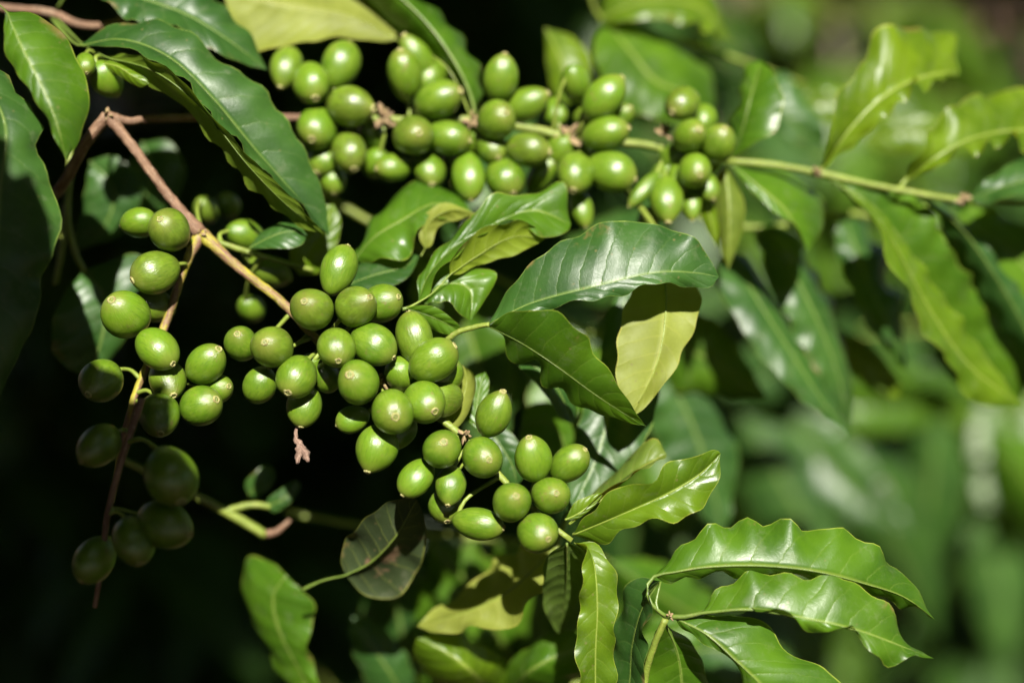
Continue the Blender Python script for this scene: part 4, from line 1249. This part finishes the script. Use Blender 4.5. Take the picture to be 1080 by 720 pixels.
# ------------------------------------------------------------------ more of the plant: leaves in the gaps and an unseen branch added above
def rand_leaves(root, spec, seed, mats, jitter=0):
    """leaves with parts of their own, each growing from its twig; spec: (x, y, z, direction in degrees, length mm)"""
    rnd = random.Random(seed)
    for (x, y, z, an, L) in spec:
        a = math.radians(an + rnd.uniform(-jitter, jitter))
        L *= 1 + 0.25 * rnd.uniform(-jitter, jitter) / 45
        y += rnd.uniform(-jitter, jitter) * 0.6
        k = pxm(z) * 1000
        n = L / k
        dx, dy = math.cos(a), math.sin(a)
        dz = rnd.uniform(-0.6, 0.4) * L
        W = n * rnd.uniform(0.17, 0.22)
        bend = rnd.uniform(-0.10, 0.10) * n
        mid, ea, eb = [], [], []
        za, zb = rnd.uniform(-0.02, 0.10) * L, rnd.uniform(-0.12, 0.02) * L
        for t in (0, .25, .5, .75, 1):
            o = bend * math.sin(math.pi * t)
            px, py = x + dx * n * t - dy * o, y + dy * n * t + dx * o
            mid.append((px, py, z + dz * t * t))
            if 0 < t < 1:
                w = W * {.25: .9, .5: 1.0, .75: .66}[t]
                # A is the margin that looks up at the sun
                s_ = 1 if dx > 0 else -1
                ea.append((px + dy * w * s_, py - dx * w * s_)); eb.append((px - dy * w * s_, py + dx * w * s_))
        leaf(root, mid, ea, eb, rnd.choice(mats), True, 1.4, 5, 0.1, za=-za, zb=zb, rib=0.6, nu=30, nv=7)


deep = thing('coffee_branch', 'dim coffee leaves filling the gaps behind the middle cherries', 'branch', P((520, 300, -130)))
twig(deep, [(330, 200, -120), (440, 260, -125), (540, 300, -130), (620, 350, -135), (720, 380, -140)], [1.5, 1.4, 1.3, 1.2, 1.0], 'green')
rand_leaves(deep, [(440, 260, -125, 70, 95), (500, 285, -128, 60, 90), (545, 300, -130, 100, 85), (590, 330, -132, 75, 95), (640, 355, -136, 95, 95), (690, 370, -138, 70, 90),
                   (560, 310, -130, -35, 80), (470, 270, -126, -60, 80), (620, 350, -135, 20, 85)], 3, ['mature', 'fresh'])
deep2 = thing('coffee_branch', 'dim coffee leaves hanging under the ageing leaf along the bottom', 'branch', P((420, 560, -130)))
twig(deep2, [(300, 540, -120), (420, 560, -130), (540, 570, -140), (640, 590, -150)], [1.4, 1.3, 1.2, 1.0], 'green')
rand_leaves(deep2, [(400, 558, -128, 80, 90), (450, 562, -132, 60, 95), (500, 566, -136, 95, 90), (560, 574, -142, 70, 95), (610, 585, -146, 100, 90), (640, 590, -150, 30, 80), (520, 568, -138, 35, 80)], 4, ['mature', 'fresh', 'fresh'])
far = thing('coffee_branch', 'strongly blurred sunlit leaves behind the lower right shoot', 'branch', P((760, 330, -560)))
twig(far, [(640, 330, -540), (760, 340, -560), (880, 350, -590), (1000, 345, -620), (1150, 360, -650)], [2.0, 1.9, 1.7, 1.5, 1.3], 'green')
rand_leaves(far, [(690, 335, -545, 80, 156), (730, 338, -555, 60, 162), (780, 342, -565, 95, 156), (820, 345, -575, 70, 156), (870, 350, -588, 100, 156), (920, 350, -600, 75, 162), (960, 348, -610, 95, 156),
                  (1000, 346, -620, 70, 162), (1040, 350, -628, 90, 156), (760, 340, -560, 35, 143), (900, 350, -594, 40, 143), (1070, 352, -630, 110, 156)], 6, ['mature', 'mature', 'mature', 'fresh'], 50)
far2 = thing('coffee_branch', 'strongly blurred sunlit leaves low on the right near the frame edge', 'branch', P((800, 560, -710)))
twig(far2, [(640, 540, -680), (800, 560, -710), (960, 560, -750), (1120, 580, -790)], [2.0, 1.9, 1.7, 1.4], 'green')
rand_leaves(far2, [(670, 545, -685, 80, 169), (720, 550, -695, 100, 169), (790, 560, -708, 70, 169), (850, 560, -720, 95, 169), (910, 560, -735, 75, 169), (970, 562, -750, 100, 169), (1030, 568, -765, 80, 169),
                   (760, 556, -702, -40, 156), (900, 560, -732, -55, 156), (1010, 566, -760, -60, 156), (1070, 572, -778, -80, 156)], 8, ['mature', 'mature', 'mature', 'fresh'], 50)

far3 = thing('coffee_branch', 'strongly blurred leaves in the middle distance right of the cherries', 'branch', P((820, 400, -450)))
twig(far3, [(660, 400, -420), (820, 410, -450), (980, 420, -480), (1140, 430, -520)], [2.0, 1.9, 1.7, 1.4], 'green')
rand_leaves(far3, [(690, 402, -426, 85, 140), (735, 405, -436, 65, 140), (780, 408, -442, 100, 140), (830, 410, -452, 75, 140), (880, 414, -460, 95, 140), (930, 416, -470, 70, 140), (985, 420, -482, 100, 140),
                   (1040, 424, -494, 80, 140), (860, 412, -456, -50, 130), (760, 406, -440, -40, 130), (960, 418, -476, -60, 130)], 9, ['mature', 'mature', 'fresh'], 50)

# unseen branch added above the frame to block sky light
rnd = random.Random(77)
upr = thing('coffee_branch', 'unseen leafy coffee branch added above the upper edge to block sky light', 'branch', C(-260, 360, -40))
tube_obj('stem', [C(-300, 350, -60), C(-60, 370, -40), C(180, 360, -30), C(330, 350, -30)], [0.004, 0.003, 0.0025, 0.0015], M['green'], upr)
fr = []
while len(fr) < 130:
    x, y, z = rnd.uniform(-240, 300), rnd.uniform(330, 420), rnd.uniform(-60, 20)
    L = rnd.uniform(0.09, 0.13)
    d = CR @ Vector((rnd.uniform(-1, 1), rnd.uniform(-0.5, 0.3), rnd.uniform(-0.25, 0.25)))
    dd = d.normalized() * L
    q = CI @ (C(x, y, z) + dd * 0.9 - Vector((0, 0, L * 0.25)))
    if q.y < 0.235 or not -0.56 < q.z < -0.46:
        continue
    fr.append((tuple(C(x, y, z)), tuple(d), tuple(Vector((rnd.uniform(-.4, .4), rnd.uniform(-.4, .4), 1))), L, L * 0.42, 0.5))
V, F, U = blade_arrays(fr, seed=77)
tag(mesh_obj('foliage', V, F, [M['mature']], upr, U, loc=C(-260, 360, -40)), kind='stuff')
